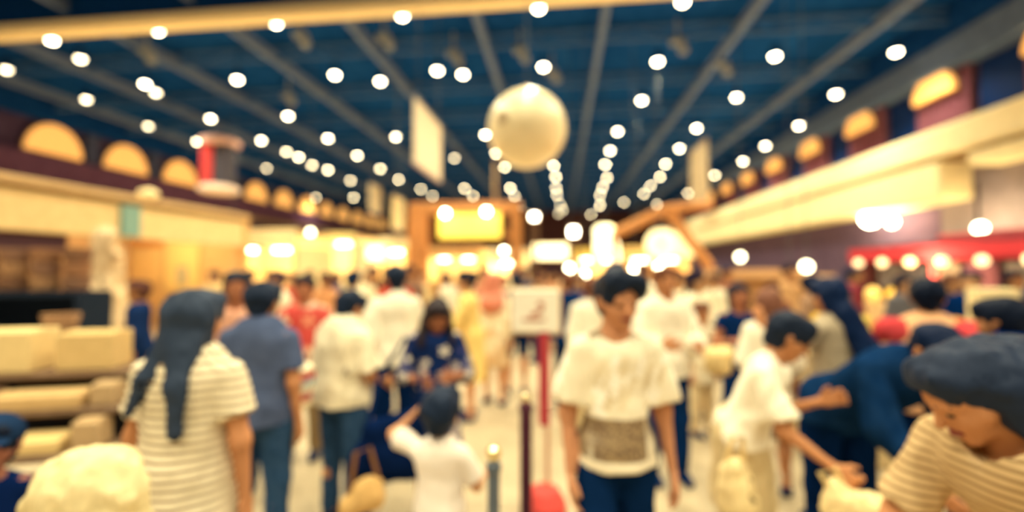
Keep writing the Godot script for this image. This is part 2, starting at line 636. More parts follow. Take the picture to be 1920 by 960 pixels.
	if sp.has("cap"):
		var ca := Acc.new()
		ca.field([[H.call(0, 0.158, -0.02), H.call(0, 0.158, 0.015), 0.098 * hs, 0.096 * hs], [H.call(-0.05, 0.15, 0.11), H.call(0.05, 0.15, 0.11), 0.05 * hs, 0.05 * hs, 0.2, hb * Vector3.UP]], cc, 0.015, [], 0.0, 9.0, [[-(hb * Vector3.UP), -(hb * Vector3.UP).dot(H.call(0, 0.135, 0))]])
		part(root, "cap", ca.mesh(), sp.cap)
	# top
	if sp.has("top"):
		var loose: float = sp.get("loose", 0.02)
		var hem: float = sp.get("hem", 0.88)
		var flare: float = sp.get("flare", 0.0)
		var tk: float = sp.get("trunk", 1.0)
		var sleeve: float = sp.get("sleeve", 0.6)
		var sl_loose: float = sp.get("sleeve_loose", loose)
		var tp := [
			[T.call(0, 1.34, 0), T.call(0, 1.14, 0.004), (0.150 + loose) * s * wd * tk, (0.134 + loose) * s * wd * tk, 0.74 / sqrt(tk), fz],
			[T.call(0, 1.42, -0.012), T.call(-0.15, 1.378, 0), (0.06 + loose * 0.3) * s, (0.055 + loose * 0.3) * s],
			[T.call(0, 1.42, -0.012), T.call(0.15, 1.378, 0), (0.06 + loose * 0.3) * s, (0.055 + loose * 0.3) * s],
		]
		if hem >= 0.95:
			tp.append([T.call(0, 1.14, 0.004), T.call(0, hem, 0), (0.134 + loose) * s * wd, (0.145 + loose + flare) * s * wd, 0.8, fz, true])
		else:
			tp.append([T.call(0, 1.14, 0.004), pel, (0.134 + loose) * s * wd * tk, (0.152 + maxf(loose, 0.03)) * s * wd * lerpf(tk, 1.0, 0.5), 0.8, fz, true])
			tp.append([pel, Vector3(0, pel.y - (0.95 - hem) * s, 0), (0.152 + maxf(loose, 0.03)) * s * wd, (0.158 + maxf(loose, 0.03) + flare) * s * wd, 0.86, P, true])
		for k in 2:
			if sleeve > 0.0:
				var f1 := minf(sleeve, 1.0)
				tp.append([sh[k], sh[k].lerp(el[k], f1), (0.054 + sl_loose * 0.3) * s, (0.052 + sl_loose) * s, 1.0, P, sleeve <= 1.0])
			if sleeve > 1.0:
				tp.append([el[k], el[k].lerp(wr[k], sleeve - 1.0), (0.046 + sl_loose) * s, (0.034 + sl_loose * 0.8) * s, 1.0, P, true])
		var ta := Acc.new()
		ta.field(tp, cb * 0.85, 0.022, [[T.call(0, 1.49, 0.03), T.call(0, 1.58, 0.05), 0.072 * s, 0.085 * s]], sp.get("crease", 0.012), 8.0)
		part(root, sp.get("top_name", "shirt"), ta.mesh(), sp.top)
	# legwear
	if sp.has("trousers"):
		var ll: float = sp.get("leg_length", 2.0)
		var lo2: float = sp.get("leg_loose", 0.012)
		var tr := [
			[pel + Vector3(-0.05, -0.01, 0) * s, pel + Vector3(0.05, -0.01, 0) * s, 0.122 * s * wd, 0.122 * s * wd, 0.85, P],
			[pel, T.call(0, 1.05, 0), 0.14 * s * wd, 0.132 * s * wd, 0.78, fz, true],
		]
		if sp.get("under_skirt", false):
			tr.clear()
		for k in 2:
			var f := minf(ll, 1.0)
			tr.append([hip[k].lerp(kn[k], 0.85) if sp.get("under_skirt", false) else hip[k], hip[k].lerp(kn[k], f), (0.092 + lo2) * s * wd, (0.066 + lo2) * s, 1.0, P, ll <= 1.0])
			if ll > 1.0:
				tr.append([kn[k], kn[k].lerp(an[k], ll - 1.0), (0.062 + lo2) * s, (0.05 + lo2) * s, 1.0, P, true])
		var pa := Acc.new()
		pa.field(tr, cb * 0.9, 0.025, [], 0.01, 9.0)
		part(root, "trousers" if ll > 1.2 else "shorts", pa.mesh(), sp.trousers)
	if sp.has("skirt"):
		var sa2 := Acc.new()
		var hem2: float = sp.get("skirt_hem", 0.5)
		sa2.field([[T.call(0, 1.06, 0), pel, 0.15 * s * wd, 0.178 * s * wd, 0.86, P], [pel, Vector3(0, hem2 * s, 0.01), 0.178 * s * wd, (0.17 + sp.get("skirt_flare", 0.04)) * s * wd, 0.85, P, true]], cb, 0.03, [], 0.02, 8.0)
		part(root, "skirt", sa2.mesh(), sp.skirt)
	# shoes
	var shoe_m: Material = sp.get("shoes", mat("0c2450", 0.6))
	for k in 2:
		var so := Acc.new()
		so.field([[an[k] + Vector3(0, -0.03, -0.025) * s, an[k] + Vector3(0, -0.035, 0.05) * s, 0.046 * s, 0.044 * s], [an[k] + Vector3(0, -0.035, 0.05) * s, an[k] + Vector3(0, -0.044, 0.145) * s, 0.044 * s, 0.034 * s]], 0.014 if fine else 0.02, 0.02, [], 0.0, 9.0, [[Vector3.DOWN, -(an[k].y - 0.07 * s)]])
		part(root, "shoe", so.mesh(), shoe_m)
	last_hands = [wr[0] + arms[0][1].normalized() * 0.07 * s, wr[1] + arms[1][1].normalized() * 0.07 * s]
	return root

# a further member of the crowd: a copy of a built figure in other clothes
func crowd_copy(src: Node3D, label: String, where: Vector3, yaw: float, size: float, swaps: Dictionary) -> Node3D:
	var c: Node3D = src.duplicate()
	c.name = numbered("person")
	add_child(c)
	c.position = where
	c.rotation.y = yaw
	c.scale = Vector3.ONE * size
	c.set_meta("label", label)
	for ch in c.get_children():
		for key in swaps:
			if String(ch.name).begins_with(key):
				ch.material_override = swaps[key]
	return c

# ---------------------------------------------------------------- lamps
var lamp_housing: ArrayMesh
var lamp_lens: ArrayMesh

func ceiling_lamp(where: Vector3, label: String, dim: float, lit := true) -> void:
	if lamp_housing == null:
		var a := Acc.new()
		a.lathe([Vector2(0.09, 0.0), Vector2(0.125, 0.0), Vector2(0.135, 0.02), Vector2(0.125, 0.18), Vector2(0.09, 0.26), Vector2(0.03, 0.3)], Vector3.ZERO, Basis(), 20)
		a.lathe([Vector2(0.012, 0.28), Vector2(0.012, 1.02)], Vector3.ZERO, Basis(), 8)
		lamp_housing = a.mesh()
		var b := Acc.new()
		b.lathe([Vector2(0.0, -0.07), Vector2(0.04, -0.065), Vector2(0.072, -0.048), Vector2(0.092, -0.025), Vector2(0.1, -0.002)], Vector3.ZERO, Basis(), 20)
		lamp_lens = b.mesh()
	var t := thing("ceiling_lamp", label, "lamp", where, 0.0, "round downlights under the hall ceiling")
	part(t, "housing", lamp_housing, mat("1c3560", 0.6))
	part(t, "lens", lamp_lens, glow("ffe9b8", 13.0 * dim))
	if lit:
		var l := SpotLight3D.new()
		l.name = "beam"
		l.light_color = LAMP_COLOR
		l.light_energy = LAMP_ENERGY * dim
		l.light_size = 0.12
		l.spot_angle = 64.0
		l.spot_angle_attenuation = 0.6
		l.spot_range = 60.0
		l.spot_attenuation = 2.0
		l.shadow_enabled = true
		l.rotation.x = -PI / 2
		l.position = Vector3(0, -0.1, 0)
		t.add_child(l)

func glow_lamp(called: String, parent: Node3D, where: Vector3, r: float, energy: float, hex := "fff0c0") -> void:
	var a := Acc.new()
	a.lathe([Vector2(0.0, -r), Vector2(r * 0.5, -r * 0.87), Vector2(r * 0.87, -r * 0.5), Vector2(r, 0.0), Vector2(r * 0.87, r * 0.5), Vector2(r * 0.5, r * 0.87), Vector2(0.0, r)], Vector3.ZERO, Basis(), 14)
	part(parent, called, a.mesh(), glow(hex, energy), where)

func omni(parent: Node3D, where: Vector3, energy: float, size := 0.15, color := Color(1.0, 0.86, 0.6)) -> void:
	var l := OmniLight3D.new()
	l.name = "light"
	l.light_color = color
	l.light_energy = energy
	l.light_size = size
	l.omni_range = 40.0
	l.omni_attenuation = 2.0
	l.shadow_enabled = true
	l.position = where
	parent.add_child(l)

# added arched glow in place of a lit niche: w wide, h high, facing dir
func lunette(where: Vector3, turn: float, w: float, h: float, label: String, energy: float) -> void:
	var t := thing("niche_glow", label, "wall glow", where, turn, "arched glow panels added for lit niches along the upper walls")
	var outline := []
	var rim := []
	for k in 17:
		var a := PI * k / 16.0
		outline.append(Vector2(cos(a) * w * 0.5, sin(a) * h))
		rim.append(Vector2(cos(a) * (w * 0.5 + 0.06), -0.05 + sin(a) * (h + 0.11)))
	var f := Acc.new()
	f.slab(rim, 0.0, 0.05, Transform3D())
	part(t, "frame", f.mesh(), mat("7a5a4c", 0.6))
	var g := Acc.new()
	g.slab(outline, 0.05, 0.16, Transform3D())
	part(t, "glow_panel", g.mesh(), glow("ffbc68", energy))  # emission stands in for lamplight scalloped on the wall
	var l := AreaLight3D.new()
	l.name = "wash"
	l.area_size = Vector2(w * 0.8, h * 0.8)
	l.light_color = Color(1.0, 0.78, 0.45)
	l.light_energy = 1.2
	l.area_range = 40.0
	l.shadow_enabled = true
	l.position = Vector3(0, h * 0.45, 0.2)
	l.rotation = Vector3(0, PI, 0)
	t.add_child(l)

# ---------------------------------------------------------------- stalls
# A booth whose fascia spans px0..px1 and py0..py1 in the survey at that depth.
func stall(px0: float, px1: float, py0: float, py1: float, depth: float, label: String, fascia: Material, back: Material, glowing := 0.0, posts := "c9a878") -> Node3D:
	var a := at(px0, py0, depth)
	var b := at(px1, py1, depth)
	var w := absf(b.x - a.x)
	var top := a.y
	var low := b.y
	var base := Vector3((a.x + b.x) * 0.5, 0, (a.z + b.z) * 0.5)
	var t := thing("market_stall", label, "stall", base)
	var deep := 2.4
	part(t, "fascia", box_mesh(Vector3(w, top - low, 0.14), 0.02), fascia, Vector3(0, (top + low) * 0.5, 0))
	part(t, "roof", box_mesh(Vector3(w, 0.06, deep), 0.015), mat("8b7a66", 0.8), Vector3(0, top - 0.05, -deep * 0.5 - 0.08))
	part(t, "back_panel", box_mesh(Vector3(w, top - 0.1, 0.08), 0.01), back, Vector3(0, (top - 0.1) * 0.5, -deep))
	for g in [-1.0, 1.0]:
		part(t, "post", box_mesh(Vector3(0.1, low, 0.1), 0.012), mat(posts, 0.6), Vector3(g * (w * 0.5 - 0.06), low * 0.5, 0))
		part(t, "side_panel", box_mesh(Vector3(0.06, low, deep - 0.2), 0.01), back, Vector3(g * (w * 0.5 - 0.04), low * 0.5, -deep * 0.5))
	part(t, "counter", box_mesh(Vector3(w - 0.3, 0.95, 0.6), 0.02), mat("b08a5c", 0.6), Vector3(0, 0.475, -0.5))
	part(t, "counter_top", box_mesh(Vector3(w - 0.2, 0.05, 0.7), 0.015), mat("d8c49a", 0.4), Vector3(0, 0.975, -0.5))
	if glowing > 0.0:
		var n := maxi(1, int(w / 1.1))
		for k in n:
			var x := (k + 0.5) / n * (w - 0.3) - (w - 0.3) * 0.5
			var la := Acc.new()
			la.box(Vector3.ZERO, Vector3(0.55, 0.1, 0.16), Basis(), 0.02)
			part(t, "strip_lamp", la.mesh(), glow("fff2c8", 6.0 * glowing), Vector3(x, low - 0.12, -0.35))
		omni(t, Vector3(0, low - 0.35, -0.5), 2.2 * glowing, 0.4)
	return t

# lit sign box facing the hall's entrance
func lightbox(px0: float, px1: float, py0: float, py1: float, depth: float, label: String, hex: String, energy: float, frame_hex := "caa77a", stand := true) -> void:
	var a := at(px0, py0, depth)
	var b := at(px1, py1, depth)
	var w := absf(b.x - a.x)
	var h := a.y - b.y
	var mid := (a + b) * 0.5
	var t := thing("light_box", label, "lit sign", Vector3(mid.x, 0.0 if stand else b.y, mid.z))
	var cy := mid.y if stand else h * 0.5
	part(t, "casing", box_mesh(Vector3(w + 0.08, h + 0.08, 0.16), 0.02), mat(frame_hex, 0.6), Vector3(0, cy, 0))
	part(t, "lit_face", box_mesh(Vector3(w, h, 0.06), 0.015), glow(hex, energy), Vector3(0, cy, 0.09))
	if stand:
		for g in [-1.0, 1.0]:
			part(t, "leg", box_mesh(Vector3(0.07, cy - h * 0.5, 0.07), 0.01), mat("6b5140", 0.6), Vector3(g * w * 0.4, (cy - h * 0.5) * 0.5, 0))

func hanging(t: Node3D, top_local: float, xs: Array) -> void:
	var y1 := 8.32 - t.position.y
	for x in xs:
		var a := Acc.new()
		a.tube([Vector3(x, top_local, 0), Vector3(x, y1, 0)], [0.008, 0.008], 6)
		part(t, "cable", a.mesh(), mat("5a6068", 0.5))

const LAMP_COLOR := Color(1.0, 0.955, 0.79)
const LAMP_ENERGY := 4.2

func _ready() -> void:
	# ---- camera
	cam_basis = Basis(Vector3.UP, atan(90.0 / FOCAL)) * Basis(Vector3.RIGHT, atan(25.0 / FOCAL))
	var cam := Camera3D.new()
	cam.name = "camera"
	cam.transform = Transform3D(cam_basis, EYE)
	var lens := CameraAttributesPhysical.new()
	lens.frustum_focal_length = 20.5
	lens.frustum_focus_distance = 0.54
	lens.exposure_aperture = 1.24
	cam.attributes = lens
	cam.fov = rad_to_deg(2.0 * atan(480.0 / FOCAL))
	cam.near = 0.05
	cam.far = 200.0
	add_child(cam)
	cam.current = true
	# ---- surroundings and exposure
	var we := WorldEnvironment.new()
	we.name = "world_environment"
	var env := Environment.new()
	env.background_mode = Environment.BG_COLOR
	env.background_color = Color("0b1a33")
	env.tonemap_mode = Environment.TONE_MAPPER_LINEAR
	env.tonemap_exposure = 3.15
	env.sdfgi_enabled = true
	env.ssao_enabled = true
	env.ssil_enabled = true
	we.environment = env
	add_child(we)
	hall()
	lamps()
	far_stalls()
	hanging_things()
	left_booth()
	right_booth()
	barrier()
	people()

# ---------------------------------------------------------------- the hall
const XL := -19.9
const XR := 10.1
const ZN := 9.0
const ZF := -50.0
const CEIL := 8.3

func hall() -> void:
	var midx := (XL + XR) * 0.5
	var midz := (ZN + ZF) * 0.5
	var wx := XR - XL
	var wz := ZN - ZF
	struct("floor", box_mesh(Vector3(wx + 0.6, 0.3, wz + 0.6), 0.0, Vector3(midx, -0.15, midz)), mottled("b8a688", 0.10, 0.35, 0.5))
	# ceiling with its beams
	var c := Node3D.new()
	c.name = "ceiling"
	c.set_meta("kind", "structure")
	add_child(c)
	part(c, "ceiling_deck", box_mesh(Vector3(wx + 0.6, 0.3, wz + 0.6), 0.0, Vector3(midx, CEIL + 0.15, midz)), mottled("0d4088", 0.12, 0.3, 0.9))
	var steel := mat("68789c", 0.6)
	var k := 0
	for x in [8.0, 4.6, 1.1, -2.0, -5.2, -8.3, -11.5, -14.7, -17.9]:
		var b := Acc.new()
		b.box(Vector3(0, 0, 0), Vector3(0.15, 0.05, wz), Basis(), 0.008)
		b.box(Vector3(0, 0.24, 0), Vector3(0.15, 0.05, wz), Basis(), 0.008)
		b.box(Vector3(0, 0.12, 0), Vector3(0.05, 0.2, wz), Basis(), 0.0)
		part(c, "purlin", b.mesh(), steel, Vector3(x, 7.72, midz))
	var span := mat("48689c", 0.6)
	for j in 15:
		var z := -6.2 - 2.87 * j
		if j == 1:
			continue
		var b := Acc.new()
		b.box(Vector3.ZERO, Vector3(wx, 0.06, 0.09), Basis(), 0.008)
		b.box(Vector3(0, 0.34, 0), Vector3(wx, 0.06, 0.09), Basis(), 0.008)
		var steps := 26
		for i in steps:
			var x0 := -wx * 0.5 + wx * i / steps
			var x1 := -wx * 0.5 + wx * (i + 1) / steps
			var up := i % 2 == 0
			b.tube([Vector3(x0, 0.02 if up else 0.32, 0), Vector3(x1, 0.32 if up else 0.02, 0)], [0.022, 0.022], 6)
		part(c, "truss", b.mesh(), span, Vector3(midx, 7.86, z))
	# wide pale girder just ahead
	var gd := Acc.new()
	gd.box(Vector3.ZERO, Vector3(wx, 0.26, 0.34), Basis(), 0.03)
	var wb := Acc.new()
	wb.box(Vector3(0, 0.5, 0), Vector3(wx, 0.9, 0.08), Basis(), 0.01)
	part(c, "girder_web", wb.mesh(), mat("0d3670", 0.8), Vector3(midx, 7.36, -8.95))
	part(c, "girder", gd.mesh(), mat("fde6b8", 0.6), Vector3(midx, 7.32, -8.95))
	for fx in [[563, 66], [540, 180], [275, 97], [720, 70], [1035, 135], [850, 100], [1355, 122], [975, 95], [1270, 78]]:
		var p := at_height(fx[0], fx[1], 7.55)
		var d := Acc.new()
		d.box(Vector3(0, 0, 0), Vector3(0.34, 0.14, 0.24), Basis(), 0.03)
		d.lathe([Vector2(0.1, -0.2), Vector2(0.13, -0.12), Vector2(0.1, 0.0)], Vector3(0.14, -0.1, 0))
		d.box(Vector3(0, 0.35, 0), Vector3(0.06, 0.5, 0.06), Basis(), 0.005)
		part(c, "ceiling_unit", d.mesh(), mat("8e94a0", 0.6), p)
	# far wall and the wall behind the camera
	struct("wall_far", box_mesh(Vector3(wx + 0.6, CEIL, 0.3), 0.0, Vector3(midx, CEIL * 0.5, ZF - 0.15)), mottled("5a3a3f", 0.15, 0.4, 0.85))
	struct("wall_near", box_mesh(Vector3(wx + 0.6, CEIL, 0.3), 0.0, Vector3(midx, CEIL * 0.5, ZN + 0.15)), mottled("a08c74", 0.15, 0.4, 0.85))
	# right wall
	var r := Node3D.new()
	r.name = "wall_right"
	r.set_meta("kind", "structure")
	add_child(r)
	part(r, "wall_slab", box_mesh(Vector3(0.3, CEIL, wz), 0.0, Vector3(XR + 0.15, CEIL * 0.5, midz)), mottled("5c4c68", 0.12, 0.4, 0.85))
	part(r, "header", box_mesh(Vector3(0.5, 0.75, wz), 0.03, Vector3(XR - 0.25, 7.05, midz)), mottled("56688c", 0.08, 0.5, 0.8))
	part(r, "upper_band", box_mesh(Vector3(0.4, 0.9, wz), 0.02, Vector3(XR - 0.2, 7.86, midz)), mottled("0d3a7c", 0.1, 0.5, 0.9))
	part(r, "upper_fascia", box_mesh(Vector3(0.9, 0.7, 41.0), 0.05, Vector3(XR - 0.45, 4.78, -18.0)), mottled("fcf0c8", 0.05, 0.5, 0.7))
	part(r, "fascia_recess_shade", box_mesh(Vector3(0.7, 0.14, 41.0), 0.0, Vector3(XR - 0.35, 4.37, -18.0)), mat("8d7355", 0.8))  # recess coloured dark for the shadow line between the fascias
	part(r, "lower_fascia", box_mesh(Vector3(0.86, 0.95, 27.0), 0.05, Vector3(XR - 0.43, 3.83, -25.2)), mottled("faecc0", 0.05, 0.5, 0.7))
	part(r, "upper_return", box_mesh(Vector3(0.86, 0.3, 12.0), 0.04, Vector3(XR - 0.43, 4.16, -5.0)), mottled("faecc0", 0.05, 0.5, 0.7))
	part(r, "wall_board", box_mesh(Vector3(0.12, 1.75, 7.2), 0.02, Vector3(XR - 0.1, 3.3, -9.0)), mottled("8a8088", 0.08, 0.5, 0.7))
	var maroon := mottled("7c4a5c", 0.12, 0.9, 0.9)
	var navy := mat("06245a", 0.5)
	for i in 15:
		var z := -0.97 - 2.87 * i
		# folded maroon curtain
		var cu := Acc.new()
		for f in 8:
			cu.lathe([Vector2(0.1, 0.0), Vector2(0.1, 1.55)], Vector3(0, 0, -0.7 + 0.2 * f), Basis(), 10)
		part(r, "curtain", cu.mesh(), maroon, Vector3(XR - 0.12, 5.13, z))
		part(r, "window_pane", box_mesh(Vector3(0.05, 1.5, 1.1), 0.01), navy, Vector3(XR - 0.03, 5.9, z - 1.43))
		part(r, "window_frame", box_mesh(Vector3(0.1, 1.5, 0.06), 0.01), mat("4a3538", 0.6), Vector3(XR - 0.05, 5.9, z - 0.85))
		if z < -5.0:
			lunette(Vector3(XR - 0.26, 6.15, z), -PI / 2, 1.25, 0.66, "arched amber glow panel added above the right balcony, %s from the front" % ORD[clampi(i - 2, 0, 11)] if i < 14 else "farthest added arched amber glow panel above the right balcony", 0.25)
	# left wall
	var l := Node3D.new()
	l.name = "wall_left"
	l.set_meta("kind", "structure")
	add_child(l)
	part(l, "wall_slab", box_mesh(Vector3(0.3, CEIL, wz), 0.0, Vector3(XL - 0.15, CEIL * 0.5, midz)), mottled("4a3a5c", 0.12, 0.4, 0.85))
	part(l, "header", box_mesh(Vector3(0.4, 0.95, wz), 0.03, Vector3(XL + 0.2, 7.84, midz)), mottled("0d3a7c", 0.1, 0.5, 0.9))
	part(l, "frieze", box_mesh(Vector3(0.3, 1.1, wz), 0.03, Vector3(XL + 0.15, 5.5, midz)), mottled("6e4a6c", 0.12, 0.5, 0.85))
	part(l, "ledge", box_mesh(Vector3(0.6, 0.16, wz), 0.03, Vector3(XL + 0.3, 4.9, midz)), mat("a58a70", 0.7))
	for i in 12:
		var z := -14.95 - 2.87 * i
		lunette(Vector3(XL + 0.12, 6.15, z), PI / 2, 1.95, 1.15, "arched amber glow panel added above the left frieze, %s from the front" % ORD[i], 0.24)
		part(l, "pier", box_mesh(Vector3(0.22, 1.3, 0.5), 0.02), mat("4a5070", 0.8), Vector3(XL + 0.11, 6.75, z - 1.43))

func lamps() -> void:
	# rows of downlights, front to back; [survey x, survey y, strength]
	var rows := [
		[[97, 75, 1], [295, 57, 1], [517, 43, 1], [754, 29, 1], [1010, 15, 1], [1280, 3, 1]],
		[[12, 130, 0.35], [151, 110, 0.4], [272, 157, 1], [445, 149, 1], [628, 140, 1], [713, 152, 0.9], [820, 132, 1], [868, 139, 1], [1019, 125, 1], [1233, 115, 1], [1453, 105, 1], [1680, 97, 1]],
		[[162, 186, 0.4], [292, 173, 0.4], [395, 222, 0.9], [540, 217, 1], [1203, 188, 1], [1381, 182, 1], [1567, 176, 1]],
		[[278, 236, 0.35], [370, 265, 0.8], [490, 263, 0.9], [615, 259, 1], [742, 256, 1], [910, 252, 1.2], [1158, 246, 1], [1306, 240, 1], [1498, 235, 0.9]],
		[[440, 293, 0.8], [537, 284, 0.6], [560, 294, 0.9], [670, 291, 0.9], [852, 296, 0.4], [930, 287, 1.2], [1144, 282, 1], [1274, 278, 1], [1435, 273, 0.9]],
		[[500, 315, 0.4], [585, 309, 0.8], [615, 318, 1], [713, 316, 0.9], [815, 315, 1.1], [946, 313, 1], [1038, 310, 1], [1135, 308, 1.2], [1248, 307, 1], [1393, 302, 0.9]],
		[[657, 338, 0.7], [747, 336, 0.8], [1042, 331, 1.1], [1138, 333, 1], [1237, 331, 1], [1340, 328, 0.8]],
		[[708, 355, 1.1], [789, 354, 0.7], [871, 353, 1], [957, 352, 1.3], [1043, 352, 1], [1130, 350, 1], [1220, 348, 1]],
		[[592, 370, 0.7], [663, 370, 1], [811, 367, 0.7], [887, 367, 0.9], [965, 367, 1], [1044, 365, 1], [1125, 365, 1], [1207, 363, 1], [1290, 362, 0.7]],
		[[977, 386, 1], [1050, 383, 0.8], [1125, 385, 1.6], [1170, 379, 0.9], [1232, 383, 0.8]],
		[[1047, 400, 0.8], [1055, 393, 0.8], [1108, 402, 1.2]],
	]
	for j in rows.size():
		var row: Array = rows[j]
		row.sort_custom(func(a, b): return a[0] < b[0])
		for i in row.size():
			var p := at_height(row[i][0], row[i][1], 7.3)
			if p.x > 8.75:
				p = at_height(row[i][0], row[i][1], 6.85)
			ceiling_lamp(p, "round ceiling downlight, %s from the left in the %s row from the front" % [ORD[i], ORD[j]], row[i][2])
	# the same grid goes on over and behind the camera
	for j in 4:
		for i in 8:
			ceiling_lamp(Vector3(-15.5 + 3.0 * i, 7.3, -6.6 + 3.4 * j), "round ceiling downlight overhead, %s from the left in the %s row behind the pale girder" % [ORD[i], ORD[j]], 1.0)

# ---------------------------------------------------------------- the far end of the hall
func far_stalls() -> void:
	var cream := mottled("efdcae", 0.06, 0.8, 0.7)
	var ivory := mottled("f4e8c8", 0.05, 0.8, 0.7)
	var tan := mottled("cfa878", 0.1, 0.8, 0.7)
	stall(408, 562, 430, 462, 15.5, "cream stall with a long lit counter left of the wooden gate", cream, cream, 1.2)
	stall(562, 668, 437, 452, 18.5, "pale yellow stall between the long lit stall and the wooden gate", mottled("efe2a8", 0.06, 0.8, 0.7), ivory, 1.0)
	stall(672, 765, 446, 468, 21.0, "ivory stall touching the left post of the wooden gate", ivory, cream, 1.4)
	stall(800, 905, 462, 482, 24.0, "small tan stall seen through the wooden gate", tan, cream, 1.0)
	stall(915, 985, 466, 490, 23.0, "white stall right of the wooden gate beside a dark gap", ivory, ivory, 1.8)
	stall(1075, 1165, 466, 484, 26.0, "distant stall with a yellow fascia behind the bright white cloth sign", mottled("e8c86a", 0.08, 0.8, 0.7), cream, 1.2)
	stall(1168, 1292, 462, 482, 17.0, "amber stall below the round white sign", mottled("e6c583", 0.08, 0.8, 0.7), tan, 0.9)
	# lit sign boxes
	lightbox(1000, 1064, 458, 486, 22.0, "bright white oblong sign box near the middle of the hall", "ffedb4", 1.1)
	lightbox(690, 722, 462, 486, 17.0, "bright lamp box over the ivory stall counter", "ffedb4", 1.3)
	lightbox(1068, 1082, 428, 442, 14.5, "small bright square lamp over the crowd right of centre", "fff4d8", 9.0)
	lightbox(996, 1008, 402, 412, 14.5, "small bright square lamp right of the wooden gate", "fff4d8", 8.0)
	# crumpled bright cloth sign
	var p := at(1136, 458, 15.0)
	var t := thing("cloth_sign", "brilliant white bunched cloth lantern hanging right of centre", "lantern", Vector3(p.x, p.y, p.z))
	var ca := Acc.new()
	ca.field([[Vector3(-0.15, 0.42, 0), Vector3(0.15, 0.5, 0), 0.2, 0.16], [Vector3(-0.15, 0.4, 0), Vector3(-0.1, -0.2, 0), 0.26, 0.3], [Vector3(0.1, 0.2, 0), Vector3(0.3, -0.5, 0), 0.25, 0.2]], 0.05, 0.1, [], 0.06, 3.0)
	part(t, "lantern_cloth", ca.mesh(), glow("fff0bc", 0.95))
	hanging(t, 0.5, [0.0])
	# round white sign
	p = at(1240, 458, 15.2)
	t = thing("round_sign", "round white lit disc sign under the wooden truss", "lit sign", Vector3(p.x, p.y, p.z))
	var d := Acc.new()
	d.lathe([Vector2(0.5, -0.06), Vector2(0.54, -0.03), Vector2(0.54, 0.05), Vector2(0.5, 0.08)], Vector3.ZERO, Basis(Vector3.RIGHT, PI / 2), 32)
	part(t, "lit_disc", d.mesh(), glow("ffedb8", 0.42))
	var d2 := Acc.new()
	d2.box(Vector3(0.62, -0.02, -0.02), Vector3(0.95, 0.85, 0.1), Basis(), 0.03)
	part(t, "lit_plate", d2.mesh(), glow("ffe6a8", 0.34))
	var d3 := Acc.new()
	d3.lathe([Vector2(0.07, -0.02), Vector2(0.09, 0.0), Vector2(0.07, 0.02)], Vector3(0, 0, 0.09), Basis(Vector3.RIGHT, PI / 2), 16)
	part(t, "boss", d3.mesh(), mat("d8c8a8", 0.6))
	hanging(t, 0.5, [-0.3, 0.8])
	# wooden gate with its yellow sign
	var gz := 20.0
	var a := at(765, 380, gz)
	var b := at(978, 380, gz)
	var gw := b.x - a.x
	var wood := mottled("c98a56", 0.14, 1.2, 0.65)
	t = thing("wooden_gate", "tall orange wooden portal with a yellow sign inside", "gate", Vector3((a.x + b.x) * 0.5, 0, (a.z + b.z) * 0.5))
	var gh := a.y
	part(t, "post", box_mesh(Vector3(0.85, gh, 0.5), 0.03), wood, Vector3(-gw * 0.5 + 0.42, gh * 0.5, 0))
	part(t, "post", box_mesh(Vector3(0.45, gh, 0.5), 0.03), wood, Vector3(gw * 0.5 - 0.22, gh * 0.5, 0))
	part(t, "lintel", box_mesh(Vector3(gw, 0.5, 0.54), 0.03), wood, Vector3(0, gh - 0.25, 0))
	for g in [-0.36, 0.4]:
		part(t, "bracket", box_mesh(Vector3(0.3, 0.32, 0.4), 0.03), wood, Vector3(gw * g, gh - 1.9 + g, 0.1))
	lightbox(822, 940, 402, 446, 19.6, "yellow lit sign inside the wooden gate", "ffdc60", 0.42, "d9a040", false)
	var gl := [[835, 400], [912, 397]]
	for i in 2:
		p = at(gl[i][0], gl[i][1], 19.0)
		var lt := thing("gate_lamp", "bright floodlight on the %s corner of the yellow gate sign" % ["left", "right"][i], "lamp", p)
		glow_lamp("bulb", lt, Vector3.ZERO, 0.14, 14.0)
		part(lt, "bracket", box_mesh(Vector3(0.06, 0.06, 0.62), 0.01), mat("3a3a42"), Vector3(0, 0.13, -0.3))
	# scattered bright lamps over the far counters
	var sl := [[743, 502, 13.0], [945, 470, 16.0], [1198, 419, 15.0], [1236, 500, 12.0], [1190, 503, 12.0], [1068, 503, 13.0], [1095, 515, 12.0], [1480, 516, 10.0], [1512, 500, 9.0], [1388, 482, 12.0], [437, 412, 14.0], [582, 436, 14.0]]
	var who := ["above the woman in white left of the gate", "by the white stall right of the gate", "under the left rafter of the wooden truss", "over the crowd right of the young man", "directly behind the young man's hair", "just left of the young man's hair", "nearest the young man's forehead on the left", "at the near end of the brown counter", "at the corner of the red stall", "under the right balcony front", "on the left stall roof end", "above the pale yellow stall"]
	for i in sl.size():
		p = at(sl[i][0], sl[i][1], sl[i][2])
		var lt := thing("hanging_lamp", "small round bright lamp " + who[i], "lamp", p)
		glow_lamp("bulb", lt, Vector3.ZERO, 0.1, 9.0 if i < 7 else 4.5)
		hanging(lt, 0.09, [0.0])
	# orange timber truss of the kiosk on the right
	var kz := 13.5
	var A := at(1150, 440, kz)
	var B := at(1250, 392, kz)
	var C := at(1330, 500, kz)
	t = thing("timber_truss", "orange timber A-frame over the amber stall, right of centre", "truss", Vector3(B.x, 0, B.z))
	var o := Vector3(B.x, 0, B.z)
	for q in [[A, B, 0.16], [B, C, 0.17]]:
		var m := Acc.new()
		m.tube([q[0] - o, q[1] - o], [q[2], q[2]], 4)
		part(t, "rafter", m.mesh(), wood)
	var tie := Acc.new()
	tie.tube([B - o, at(1335, 384, kz) - o], [0.15, 0.13], 4)
